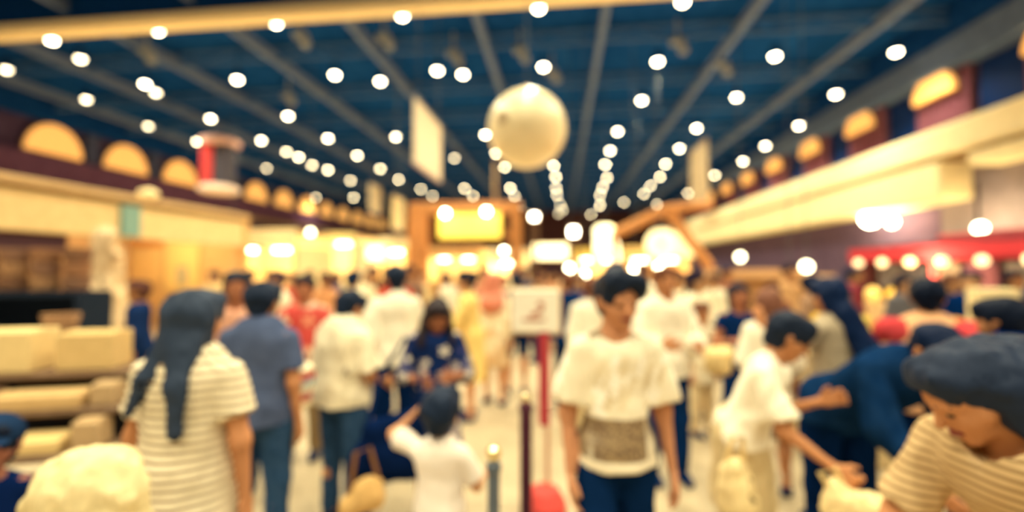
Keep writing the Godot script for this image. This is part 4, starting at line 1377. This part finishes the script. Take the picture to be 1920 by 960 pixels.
func people() -> void:
	var tanned := mat("c48a64", 0.6)
	var brown := mat("aa7258", 0.6)
	var fair := mat("d8a27c", 0.6)
	var black := mat("0d172c", 0.55)
	var inky := mat("1a263c", 0.55)
	var auburn := mat("6d4434", 0.5)
	var cream := cloth("f0e4c8")
	var white := cloth("f6eedb")
	var jeans := mottled("2a4a74", 0.15, 3.0, 0.9)
	var navy := cloth("0c2a5a")
	var dark := cloth("08204a")
	# woman in the striped tunic, seen from behind
	person({"label": "long haired woman in a cream striped tunic seen from behind, left foreground", "at": ground(360, 1.72), "yaw": PI + 0.04, "h": 1.55, "wide": 1.08, "skin": tanned, "face": false,
		"hair": "long", "hair_mat": mat("2e3a50", 0.5), "nod": 0.12,
		"strands": [[[Vector3(0.03, 1.36, -0.06), 0.06], [Vector3(0.075, 1.24, -0.115), 0.032], [Vector3(0.13, 1.12, -0.125), 0.016]], [[Vector3(-0.03, 1.36, -0.06), 0.06], [Vector3(-0.055, 1.22, -0.13), 0.038], [Vector3(-0.065, 1.07, -0.14), 0.03]]],
		"top": striped("f6ecd2", "9c8268", 0.031, 0.42), "top_name": "tunic", "hem": 0.72, "flare": 0.03, "loose": 0.03, "sleeve": 0.62, "trousers": jeans,
		"arms": [[Vector3(-0.22, -1, -0.02), Vector3(-0.02, -1, 0.1)], [Vector3(0.24, -1, 0.0), Vector3(0.04, -1, 0.12)]]})
	# man in dark grey shirt
	person({"label": "man in a slate grey shirt and jeans seen from behind, next to the striped woman", "at": ground(490, 2.55), "yaw": PI + 0.1, "h": 1.56, "wide": 1.12, "skin": tanned, "face": false, "hair_mat": inky,
		"top": mottled("4c5a80", 0.1, 2.0, 0.9), "loose": 0.03, "hem": 0.86, "sleeve": 0.7, "trousers": jeans, "nod": 0.15})
	# man in white shirt and jeans
	person({"label": "man in a loose cream shirt and blue jeans with his back turned, left of centre", "at": ground(645, 2.9), "yaw": PI - 0.35, "h": 1.5, "skin": tanned, "face": false, "hair_mat": inky, "wide": 1.1,
		"top": cream, "loose": 0.045, "hem": 0.9, "sleeve": 0.85, "trousers": jeans, "nod": 0.5, "crease": 0.025,
		"arms": [[Vector3(-0.25, -1, 0.1), Vector3(0.2, -0.4, 0.9)], [Vector3(0.3, -1, 0.05), Vector3(0.2, -0.9, 0.5)]]})
	var h3 := last_hands.duplicate()
	# woman with red collar
	person({"label": "person in a white long shirt with a red collar left of the flowered dress", "at": ground(742, 3.75), "yaw": PI + 0.7, "h": 1.68, "skin": tanned, "face": false, "hair_mat": inky,
		"top": white, "loose": 0.04, "hem": 0.88, "sleeve": 1.7, "trousers": dark, "arms": [[Vector3(-0.4, -1, 0.2), Vector3(0.3, -0.5, 0.8)], [Vector3(0.2, -1, 0.0), Vector3(0.1, -0.7, 0.6)]]})
	var rc := Acc.new()
	rc.field([[Vector3(-0.08, 1.42, 0.0), Vector3(0.08, 1.42, 0.0), 0.075, 0.075], [Vector3(0.1, 1.4, 0.06), Vector3(0.04, 1.3, 0.13), 0.04, 0.03]], 0.018, 0.03, [[Vector3(0, 1.5, 0.02), Vector3(0, 1.6, 0.03), 0.07, 0.07]], 0.01, 12.0)
	part(get_child(get_child_count() - 1), "neckerchief", rc.mesh(), cloth("c8483e"))
	# woman in flowered navy dress
	person({"label": "woman in a navy dress with white flowers looking down, left of the aisle", "at": ground(818, 3.05), "yaw": 0.25, "h": 1.44, "skin": brown, "hair": "long", "hair_mat": mat("2a2228", 0.45), "nod": 0.5, "look": 0.2,
		"top": printed("162a5c", ["f0e6d8", "d8c8c0", "4a4a80", "f0e6d8"], 0.42, 14, 16, 4), "top_name": "dress", "hem": 0.42, "flare": 0.05, "sleeve": 1.4, "loose": 0.03,
		"strands": [[[Vector3(-0.06, 1.3, 0.03), 0.05], [Vector3(-0.1, 1.15, 0.1), 0.03]], [[Vector3(0.07, 1.3, 0.03), 0.05], [Vector3(0.1, 1.15, 0.1), 0.03]]],
		"arms": [[Vector3(-0.3, -1, 0.1), Vector3(0.5, 0.0, 0.8)], [Vector3(0.3, -1, 0.1), Vector3(-0.4, 0.1, 0.8)]]})
	# black shoulder bag between the two
	var bp := ground(742, 2.55)
	var bg := thing("shoulder_bag", "big black shoulder bag hanging between the white shirt and flowered dress", "bag", bp + Vector3(0, 0.42, 0), 0.4)
	var ba := Acc.new()
	ba.field([[Vector3(-0.13, 0.14, 0), Vector3(0.13, 0.14, 0), 0.13, 0.13, 0.5, Vector3.BACK], [Vector3(-0.1, 0.3, 0), Vector3(0.12, 0.34, 0), 0.08, 0.08, 0.6, Vector3.BACK]], 0.02, 0.05, [], 0.015, 10.0)
	part(bg, "pouch", ba.mesh(), mat("0a1c44", 0.6))
	var bs := Acc.new()
	bs.tube([Vector3(-0.16, 0.3, 0), Vector3(-0.08, 0.6, -0.05), Vector3(0.06, 0.82, -0.1), Vector3(0.14, 0.6, -0.05), Vector3(0.17, 0.36, 0)], [0.018, 0.018, 0.018, 0.018, 0.018], 6)
	part(bg, "strap", bs.mesh(), mat("102450", 0.6))
	# beige handbag
	bp = ground(682, 2.35)
	bg = thing("handbag", "beige slouchy handbag beside the blue jeans", "bag", bp + Vector3(0, 0.34, 0), 0.5)
	ba = Acc.new()
	ba.field([[Vector3(-0.06, 0.07, 0), Vector3(0.06, 0.09, 0), 0.06, 0.065, 0.7, Vector3.BACK], [Vector3(-0.01, 0.15, 0), Vector3(0.07, 0.17, 0), 0.045, 0.04, 0.7, Vector3.BACK]], 0.016, 0.05, [], 0.012, 10.0)
	part(bg, "pouch", ba.mesh(), mat("dcb478", 0.6))
	bs = Acc.new()
	bs.tube([Vector3(-0.06, 0.12, 0), Vector3(-0.03, 0.34, 0.0), Vector3(0.04, 0.36, 0), Vector3(0.09, 0.17, 0)], [0.012, 0.012, 0.012, 0.012], 6)
	part(bg, "handle", bs.mesh(), mat("8a6240", 0.6))
	# boy
	person({"label": "small boy in a white T-shirt seen from behind with one arm raised to his head", "at": ground(826, 1.98), "yaw": PI - 0.1, "h": 1.04, "skin": fair, "face": false, "hair_mat": inky, "head_size": 1.12,
		"top": cloth("efe4dc"), "hem": 0.8, "loose": 0.035, "sleeve": 0.8, "trousers": navy, "leg_length": 1.1, "tilt": 0.05,
		"arms": [[Vector3(-0.35, -0.9, 0.25), Vector3(-0.1, 0.1, 0.9)], [Vector3(0.9, 0.2, 0.35), Vector3(-0.75, 0.75, 0.0)]]})
	# woman in yellow
	person({"label": "woman in a pale yellow dress reaching down to her side, left of the notice board", "at": ground(884, 4.9), "yaw": -PI / 2 + 0.2, "h": 1.62, "skin": fair, "hair": "bun", "hair_mat": black,
		"top": cloth("f0cf82"), "top_name": "dress", "hem": 0.45, "sleeve": 1.5, "flare": 0.02, "lean": 0.1, "arms": [[Vector3(-0.1, -1, 0.2), Vector3(0, -0.6, 0.7)], [Vector3(0.1, -0.9, 0.5), Vector3(0, -0.8, 0.6)]]})
	person({"label": "person in white with a reddish scarf beside the woman in yellow", "at": ground(926, 5.4), "yaw": PI - 0.3, "h": 1.6, "skin": fair, "face": false, "hair": "none", "scarf": cloth("d98a74"),
		"top": cream, "hem": 0.6, "sleeve": 1.8, "skirt": cloth("d8b890"), "fine": false})
	# young man walking towards the camera
	person({"label": "young man with a dark quiff in a printed cream T-shirt walking towards us", "at": ground(1152, 1.88), "yaw": 0.12, "h": 1.64, "skin": mat("c88e6c", 0.6), "hair": "quiff", "hair_mat": mat("1a2438", 0.5),
		"top": tee_print(), "hem": 0.89, "loose": 0.012, "sleeve_loose": 0.04, "sleeve": 0.8, "trousers": cloth("0c2650"), "look": 0.22, "nod": 0.12, "crease": 0.012, "wide": 0.94, "trunk": 0.93,
		"legs": [[Vector3(-0.05, -1, 0.22), Vector3(-0.02, -1, -0.05)], [Vector3(0.05, -1, -0.12), Vector3(0.02, -1, -0.3)]],
		"arms": [[Vector3(-0.2, -1, -0.06), Vector3(0.02, -1, 0.2)], [Vector3(0.24, -1, -0.12), Vector3(0.12, -1, 0.12)]]})
	# people behind him
	person({"label": "woman in a white blouse with tied hair behind the young man's shoulder", "at": ground(1246, 3.5), "yaw": 0.2, "h": 1.66, "skin": tanned, "hair": "bun", "hair_mat": auburn,
		"top": white, "hem": 0.85, "sleeve": 1.6, "loose": 0.04, "trousers": navy, "arms": [[Vector3(-0.25, -1, 0.1), Vector3(0.4, 0.1, 0.9)], [Vector3(0.25, -1, 0.1), Vector3(-0.3, 0.0, 0.9)]]})
	person({"label": "person in a dark navy jacket behind the notice board, left of the young man", "at": ground(1066, 5.2), "yaw": PI - 0.2, "h": 1.6, "skin": tanned, "face": false, "hair_mat": auburn, "top": navy, "top_name": "jacket", "sleeve": 1.9, "hem": 0.82, "trousers": dark, "fine": false})
	person({"label": "person in dark shorts standing behind the notice board", "at": ground(968, 5.9), "yaw": PI + 0.2, "h": 1.6, "skin": tanned, "face": false, "hair_mat": inky, "top": navy, "sleeve": 0.7, "trousers": dark, "leg_length": 0.9, "fine": false})
	person({"label": "slim person in a white top close to the young man's sleeve on the left", "at": ground(1108, 4.4), "yaw": PI, "h": 1.56, "skin": fair, "face": false, "hair_mat": auburn, "top": white, "hem": 0.8, "sleeve": 1.5, "trousers": cloth("c9b48c"), "fine": false})
	# woman in black dress
	person({"label": "slim woman in a long black dress hugging a cream bundle, right of the aisle", "at": ground(1384, 4.0), "yaw": -0.15, "h": 1.5, "skin": brown, "hair": "bob", "hair_mat": inky, "wide": 0.92,
		"top": cloth("0a2658"), "top_name": "dress", "hem": 0.42, "loose": 0.008, "sleeve": 0.4, "shoes": mat("c98a70", 0.5),
		"arms": [[Vector3(-0.35, -1, 0.15), Vector3(0.55, 0.25, 0.75)], [Vector3(0.3, -1, 0.15), Vector3(-0.55, 0.2, 0.75)]]})
	var cb := Acc.new()
	cb.field([[Vector3(-0.05, 0, 0), Vector3(0.04, 0.02, 0), 0.075, 0.07], [Vector3(-0.06, -0.08, 0), Vector3(0.02, -0.09, 0), 0.065, 0.07]], 0.022, 0.05, [], 0.02, 9.0)
	solo("bundle", cb.mesh(), cloth("e9d09a"), at(1350, 668, 3.6), "cream cloth bundle held against the black dress", "bundle")
	person({"label": "child in cream clothes in front of the black dress", "at": ground(1312, 4.4), "yaw": 0.5, "h": 1.28, "skin": tanned, "hair_mat": auburn, "top": cream, "hem": 0.7, "sleeve": 1.3, "trousers": cloth("dccaa4"), "fine": false})
	# woman with auburn hair
	person({"label": "auburn haired woman in white behind the bending woman", "at": ground(1440, 3.3), "yaw": PI - 0.5, "h": 1.48, "wide": 0.85, "skin": tanned, "face": false, "hair": "bob", "hair_mat": mat("7a5244", 0.5), "top": white, "hem": 0.75, "sleeve": 1.2, "loose": 0.04, "skirt": cloth("8a7460"), "fine": false})
	# bending woman with the bag
	person({"label": "woman in a white T-shirt bending forward with a cream bag in hand", "at": ground(1382, 2.25), "yaw": PI / 2 - 0.5, "h": 1.46, "skin": tanned, "hair": "short", "hair_mat": mat("1a2438", 0.5), "lean": 0.36, "nod": 0.3, "look": 0.3,
		"top": white, "hem": 0.93, "loose": 0.02, "sleeve_loose": 0.04, "sleeve": 0.8, "skirt": cloth("cdb890"), "skirt_hem": 0.55, "under_skirt": true, "trousers": jeans, "crease": 0.022,
		"arms": [[Vector3(-0.12, -0.9, 0.3), Vector3(0.0, -0.5, 0.75)], [Vector3(0.1, -0.95, 0.1), Vector3(-0.1, 0.3, 0.6)]], "curl": [0.9, 0.6]})
	var bw := get_child(get_child_count() - 1) as Node3D
	var bgp: Vector3 = bw.transform * last_hands[0] + Vector3(0.02, -0.13, 0.05)
	bg = thing("carrier_bag", "plump cream carrier bag in the bending woman's hand", "bag", bgp)
	ba = Acc.new()
	ba.field([[Vector3(-0.06, 0.02, 0), Vector3(0.07, 0.0, 0), 0.09, 0.085, 0.8, Vector3.BACK], [Vector3(-0.07, -0.08, 0), Vector3(0.05, -0.09, 0), 0.07, 0.07, 0.8, Vector3.BACK], [Vector3(-0.09, 0.1, 0), Vector3(-0.1, 0.12, 0), 0.035, 0.03]], 0.014, 0.05, [], 0.02, 12.0)
	part(bg, "sack", ba.mesh(), mat("f0d8a4", 0.55))
	bs = Acc.new()
	bs.tube([Vector3(-0.12, 0.1, 0), Vector3(-0.16, 0.17, 0.0), Vector3(-0.1, 0.19, 0), Vector3(-0.06, 0.1, 0)], [0.01, 0.01, 0.01, 0.01], 6)
	part(bg, "handle", bs.mesh(), mat("e4c890", 0.6))
	bp = at(1376, 905, 1.95)
	bg = thing("carrier_bag", "small pale carrier bag at the bending woman's hip, nearer the young man", "bag", bp)
	ba = Acc.new()
	ba.field([[Vector3(0, 0.05, 0), Vector3(0.02, -0.08, 0), 0.06, 0.085, 0.7, Vector3.BACK]], 0.014, 0.03, [], 0.02, 12.0)
	part(bg, "sack", ba.mesh(), mat("eed7a4", 0.55))
	bs = Acc.new()
	bs.tube([Vector3(-0.03, 0.1, 0), Vector3(0.0, 0.2, 0.0), Vector3(0.04, 0.2, 0), Vector3(0.04, 0.1, 0)], [0.01, 0.01, 0.01, 0.01], 6)
	part(bg, "handle", bs.mesh(), mat("e4c890", 0.6))
	# long black hair woman
	person({"label": "woman with very long black hair and a grey top seen from behind", "at": ground(1562, 2.85), "yaw": PI + 0.45, "h": 1.58, "skin": tanned, "face": false, "hair": "long", "hair_mat": mat("0c2044", 0.5), "nod": 0.2,
		"strands": [[[Vector3(0.0, 1.36, -0.08), 0.09], [Vector3(-0.06, 1.15, -0.15), 0.09], [Vector3(-0.09, 0.98, -0.14), 0.05]]],
		"top": mottled("b5a48c", 0.1, 2.0, 0.9), "hem": 0.85, "sleeve": 0.5, "skirt": cloth("2c4474"), "skirt_hem": 0.5,
		"arms": [[Vector3(-0.25, -1, 0.1), Vector3(0.0, -0.9, 0.4)], [Vector3(0.5, -0.7, 0.4), Vector3(0.1, 0.75, 0.5)]]})
	# orange and red shawl
	person({"label": "person with short black hair and an orange and red shawl, right middle", "at": ground(1738, 2.7), "yaw": PI - 0.6, "h": 1.58, "skin": tanned, "face": false, "hair_mat": black, "top": cloth("ecb48a"), "hem": 0.85, "sleeve": 1.8, "trousers": dark, "loose": 0.03, "lean": 0.1})
	var sl := Acc.new()
	sl.field([[Vector3(-0.17, 1.25, 0.05), Vector3(0.17, 1.25, 0.05), 0.105, 0.105, 0.9, Vector3.UP]], 0.02, 0.04, [], 0.015, 9.0)
	part(get_child(get_child_count() - 1), "shawl", sl.mesh(), cloth("c8464c"))
	# bending figure in black
	person({"label": "person in black bending over towards the right, behind the striped figure", "at": ground(1562, 2.45), "yaw": 0.2, "h": 1.6, "skin": tanned, "hair": "short", "hair_mat": mat("081a3a", 0.5), "lean": 0.85, "side": -0.18, "nod": 0.3, "wide": 1.15,
		"top": mottled("082650", 0.12, 2.0, 0.9), "loose": 0.035, "sleeve": 1.9, "hem": 0.88, "trousers": dark,
		"arms": [[Vector3(-0.1, -0.9, 0.35), Vector3(0.1, -0.6, 0.7)], [Vector3(0.1, -0.9, 0.4), Vector3(0.0, -0.5, 0.8)]]})
	# striped foreground woman with long loose hair
	person({"label": "stooping woman in a beige striped shirt with long dark hair, right foreground", "at": ground(2045, 1.12), "yaw": -PI / 2 + 0.3, "h": 1.56, "skin": tanned, "hair": "long", "hair_mat": mat("222d44", 0.5), "lean": 0.62, "nod": 0.2, "look": -0.5, "wide": 1.2,
		"strands": [[[Vector3(0.05, 1.40, 0.2), 0.11], [Vector3(0.12, 1.28, 0.05), 0.13], [Vector3(0.17, 1.1, -0.04), 0.14], [Vector3(0.16, 0.9, -0.1), 0.1]], [[Vector3(-0.05, 1.40, 0.2), 0.1], [Vector3(-0.06, 1.29, 0.06), 0.1], [Vector3(-0.06, 1.1, -0.04), 0.09], [Vector3(-0.05, 0.98, -0.08), 0.05]], [[Vector3(0.07, 1.40, 0.26), 0.08], [Vector3(0.15, 1.28, 0.2), 0.07], [Vector3(0.19, 1.14, 0.14), 0.04]]],
		"top": striped("d4b68c", "a08460", 0.024, 0.4), "hem": 0.84, "loose": 0.03, "sleeve": 0.9, "trousers": dark,
		"arms": [[Vector3(-0.25, -0.9, 0.3), Vector3(0.1, -0.6, 0.7)], [Vector3(0.3, -0.9, 0.3), Vector3(-0.1, -0.5, 0.8)]]})
	person({"label": "person in a dark blue coat at the right edge behind the striped woman", "at": ground(1950, 2.1), "yaw": PI + 0.5, "h": 1.5, "skin": tanned, "face": false, "hair_mat": black, "top": cloth("052a68"), "top_name": "coat", "hem": 0.7, "sleeve": 1.9, "loose": 0.04, "wide": 1.2, "trousers": dark, "lean": 0.25, "fine": false})
	# cream headscarf, bottom left
	person({"label": "person in a knitted cream hood and grey top stooping at the lower left", "at": ground(345, 1.15), "yaw": -PI / 2 - 0.1, "h": 1.46, "skin": tanned, "face": false, "hair": "none", "scarf": mottled("ecd9a8", 0.12, 6.0, 0.95), "lean": 0.62, "nod": -0.1, "top": cloth("8d8c84"), "hem": 0.85, "sleeve": 1.7, "trousers": navy, "head_size": 1.1,
		"legs": [[Vector3(-0.1, -0.35, 1), Vector3(0, -1, -0.4)], [Vector3(0.1, -0.35, 1), Vector3(0, -1, -0.4)]],
		"arms": [[Vector3(-0.2, -0.9, 0.4), Vector3(0, -0.4, 0.9)], [Vector3(0.2, -0.9, 0.4), Vector3(0, -0.4, 0.9)]]})
	person({"label": "child in a dark cap and navy top at the lower left edge", "at": ground(-2, 1.75), "yaw": 0.6, "h": 0.98, "skin": mat("a06a58", 0.55), "hair_mat": black, "cap": mat("1c3050", 0.7), "top": cloth("0c2050"), "hem": 0.84, "sleeve": 1.6, "trousers": dark, "head_size": 1.1})
	# red shirt holding folded cloth
	person({"label": "person in a red and white top holding folded cloth, left of the cream shirt", "at": ground(572, 3.9), "yaw": 0.3, "h": 1.58, "skin": brown, "hair_mat": black, "top": printed("c8504c", ["f0dcc0", "e89a80"], 0.5, 22, 8, 8), "hem": 0.85, "sleeve": 0.8, "trousers": cloth("9a8464"), "wide": 1.05, "fine": false,
		"arms": [[Vector3(-0.2, -1, 0.1), Vector3(0.2, -0.2, 0.95)], [Vector3(0.2, -1, 0.1), Vector3(-0.2, -0.2, 0.95)]]})
	var fp := at(556, 690, 3.4)
	var fold := ["efe2c4", "c9545a", "a8bcc0", "e8dcc0", "b54a50", "f0e0b8"]
	var fn := ["topmost cream", "upper red", "pale blue", "middle ivory", "lower red", "bottom buff"]
	for k in 6:
		solo("folded_cloth", box_mesh(Vector3(0.26, 0.05, 0.22), 0.02), cloth(fold[k]), fp + Vector3(0, -0.052 * k, 0), "%s folded cloth in the stack held left of the cream shirt" % fn[k], "cloth", "stack of folded cloth")
	person({"label": "person in a pink top between the striped woman and the slate grey shirt", "at": ground(446, 3.3), "yaw": 0.5, "h": 1.62, "skin": brown, "hair": "bob", "hair_mat": inky, "top": cloth("dba48c"), "hem": 0.85, "sleeve": 1.2, "trousers": navy, "fine": false})
	crowd()

func crowd() -> void:
	# three plain figures, then copies of them in other clothes farther back
	var skins := [mat("b98a66", 0.6), mat("a87654", 0.6), mat("c79a76", 0.6)]
	var hairs := [mat("121c34", 0.6), mat("2a2434", 0.6), mat("5a3c38", 0.6), mat("1e2c46", 0.6)]
	var a := person({"label": "distant man in a cream shirt just left of the flowered dress", "at": ground(700, 6.4), "yaw": 0.2, "h": 1.68, "fine": false, "skin": skins[0], "hair_mat": hairs[0], "top": cloth("eadbb8"), "sleeve": 0.7, "trousers": cloth("1c3c74")})
	var b := person({"label": "distant woman with a bob in an orange top above the red shirt", "at": ground(612, 6.8), "yaw": 0.0, "h": 1.58, "fine": false, "skin": skins[1], "hair": "bob", "hair_mat": hairs[1], "top": cloth("d99a6c"), "sleeve": 1.6, "skirt": cloth("3a3040")})
	var c := person({"label": "distant person in a white shirt seen from behind over the cream shirt's shoulder", "at": ground(662, 5.6), "yaw": PI, "h": 1.62, "fine": false, "face": false, "skin": skins[2], "hair_mat": hairs[3], "top": cloth("f4ead0"), "sleeve": 1.7, "trousers": cloth("0c2c66")})
	var protos := [a, b, c]
	# [survey x, depth, prototype, colour of top, of legs, label]
	var list := [
		[436, 6.2, 2, "e8d4a8", "0c2c66", "distant person in cream directly left of the slate grey man's head"],
		[520, 5.4, 2, "f2e8cc", "1c3c74", "person in pale cream just right of the slate grey man's head"],
		[548, 7.6, 0, "c8584e", "2a2f40", "distant man in brick red between the long lit stall and the red shirt"],
		[580, 9.0, 1, "e0b890", "4a3a40", "small distant woman in peach under the pale yellow stall"],
		[632, 9.5, 2, "183468", "0a2048", "small distant figure in navy under the pale yellow stall"],
		[690, 8.6, 1, "f0dfb8", "8a6a50", "distant woman in ivory near the left gate post"],
		[720, 5.1, 2, "f0e2c0", "0e2c62", "person in cream directly behind the white long shirt"],
		[770, 7.4, 0, "8a6a5c", "2a2430", "distant man in brown between the white long shirt and the flowered dress"],
		[790, 9.8, 2, "e9d2a0", "5a4a40", "small distant figure in straw colour in the gate opening"],
		[836, 8.0, 1, "f4ecd4", "c8a880", "distant woman in white in the gate opening"],
		[868, 9.2, 0, "f6eed8", "d8c090", "distant man in bright white behind the woman in yellow"],
		[910, 7.6, 2, "d08a70", "5a3a3a", "distant figure in salmon behind the woman in yellow"],
		[944, 8.4, 1, "f2e4c0", "6a5040", "distant woman in ivory left of the notice board"],
		[982, 9.6, 0, "1c3868", "102a54", "distant man in slate just above the notice board"],
		[1010, 7.8, 2, "0a2a68", "082050", "distant figure in midnight blue right above the notice board"],
		[1036, 8.8, 1, "c9906c", "4a3438", "distant woman in rust right of the notice board"],
		[1062, 10.2, 0, "efe0b8", "3a3a48", "small distant man in cream between the notice board and young man"],
		[1088, 6.6, 1, "0c2c64", "0a2452", "distant woman in dark blue left of the young man's ear"],
		[1126, 8.2, 2, "f0e6c8", "4a4a50", "distant figure in off-white behind the young man's neck"],
		[1206, 6.4, 0, "f6eed8", "143264", "distant man in white right of the young man's ear"],
		[1228, 9.0, 1, "d9a070", "3a2a30", "small distant woman in amber over the young man's shoulder"],
		[1272, 6.0, 2, "f4e8c8", "2a3a50", "distant figure in ivory right of the woman in the white blouse"],
		[1296, 8.0, 0, "c89a70", "3a3444", "distant man in tan left of the child in cream"],
		[1302, 5.0, 1, "f6ecd0", "c8b890", "woman in bright white between the young man's arm and the child"],
		[1340, 6.8, 2, "f4e8cc", "5a4a48", "distant figure in ivory above the child in cream"],
		[1362, 8.4, 0, "a8745c", "2a2834", "distant man in russet above the black dress"],
		[1448, 5.6, 1, "8a5a4c", "3a2c34", "woman in maroon brown behind the auburn haired woman"],
		[1480, 6.6, 0, "d8a878", "3a3444", "distant man in apricot by the brown counter"],
		[1520, 5.2, 2, "9a7a64", "2a3040", "person in taupe left of the very long black hair"],
		[1820, 4.9, 2, "06265c", "061c48", "person in black at the red stall above the white carton"],
		[1782, 5.8, 0, "3a3038", "202028", "man in charcoal at the red stall left of the white carton"],
		[1900, 5.6, 1, "123064", "0a2048", "woman in navy at the red stall by the right edge"],
		[1690, 6.2, 1, "6a6a74", "3a3844", "woman in grey at the red stall above the yellow trays"],
		[1600, 6.4, 0, "8a3a48", "3a3040", "man in dark red at the red stall's far end"],
		[262, 4.6, 2, "182c58", "0c2650", "person in charcoal left of the striped woman's hair by the posters"],
		[402, 8.4, 1, "e8c890", "8a6a50", "small distant woman in straw yellow by the booth corner post"],
		[470, 9.2, 0, "c88a6c", "3a3444", "small distant man in terracotta under the long lit stall"],
		[505, 10.5, 1, "4a4450", "2a2a34", "small distant woman in grey under the long lit stall"],
		[655, 11.5, 0, "e8d0a0", "4a4048", "very small distant man in buff under the ivory stall"],
		[752, 11.0, 2, "2c4878", "142c58", "very small distant figure in slate by the gate's left post"],
		[896, 12.0, 1, "e8c8a0", "6a5048", "very small distant woman in sand under the gate sign"],
		[958, 12.5, 2, "f2e4c4", "5a4a44", "very small distant figure in white by the dark gap"],
		[1022, 12.0, 0, "8a6a5c", "3a3038", "very small distant man in brown below the white sign box"],
		[1100, 12.4, 1, "e8d4a8", "5a4440", "very small distant woman in cream below the white lantern"],
		[1180, 11.0, 2, "c89c78", "4a3c40", "very small distant figure in tan below the amber stall"],
		[1262, 11.6, 0, "3a3a48", "2a2830", "very small distant man in charcoal below the round sign"],
	]
	for k in list.size():
		var s = list[k]
		var swaps := {"shirt": cloth(s[3]), "trousers": cloth(s[4]), "skirt": cloth(s[4]), "body": skins[k % 3], "hair": hairs[(k * 7) % 4]}
		crowd_copy(protos[s[2]], s[5], ground(s[0], s[1]), [0.3, -0.4, 0.1, 0.8, -0.9][k % 5], [0.97, 1.0, 0.94, 1.02][k % 4], swaps)
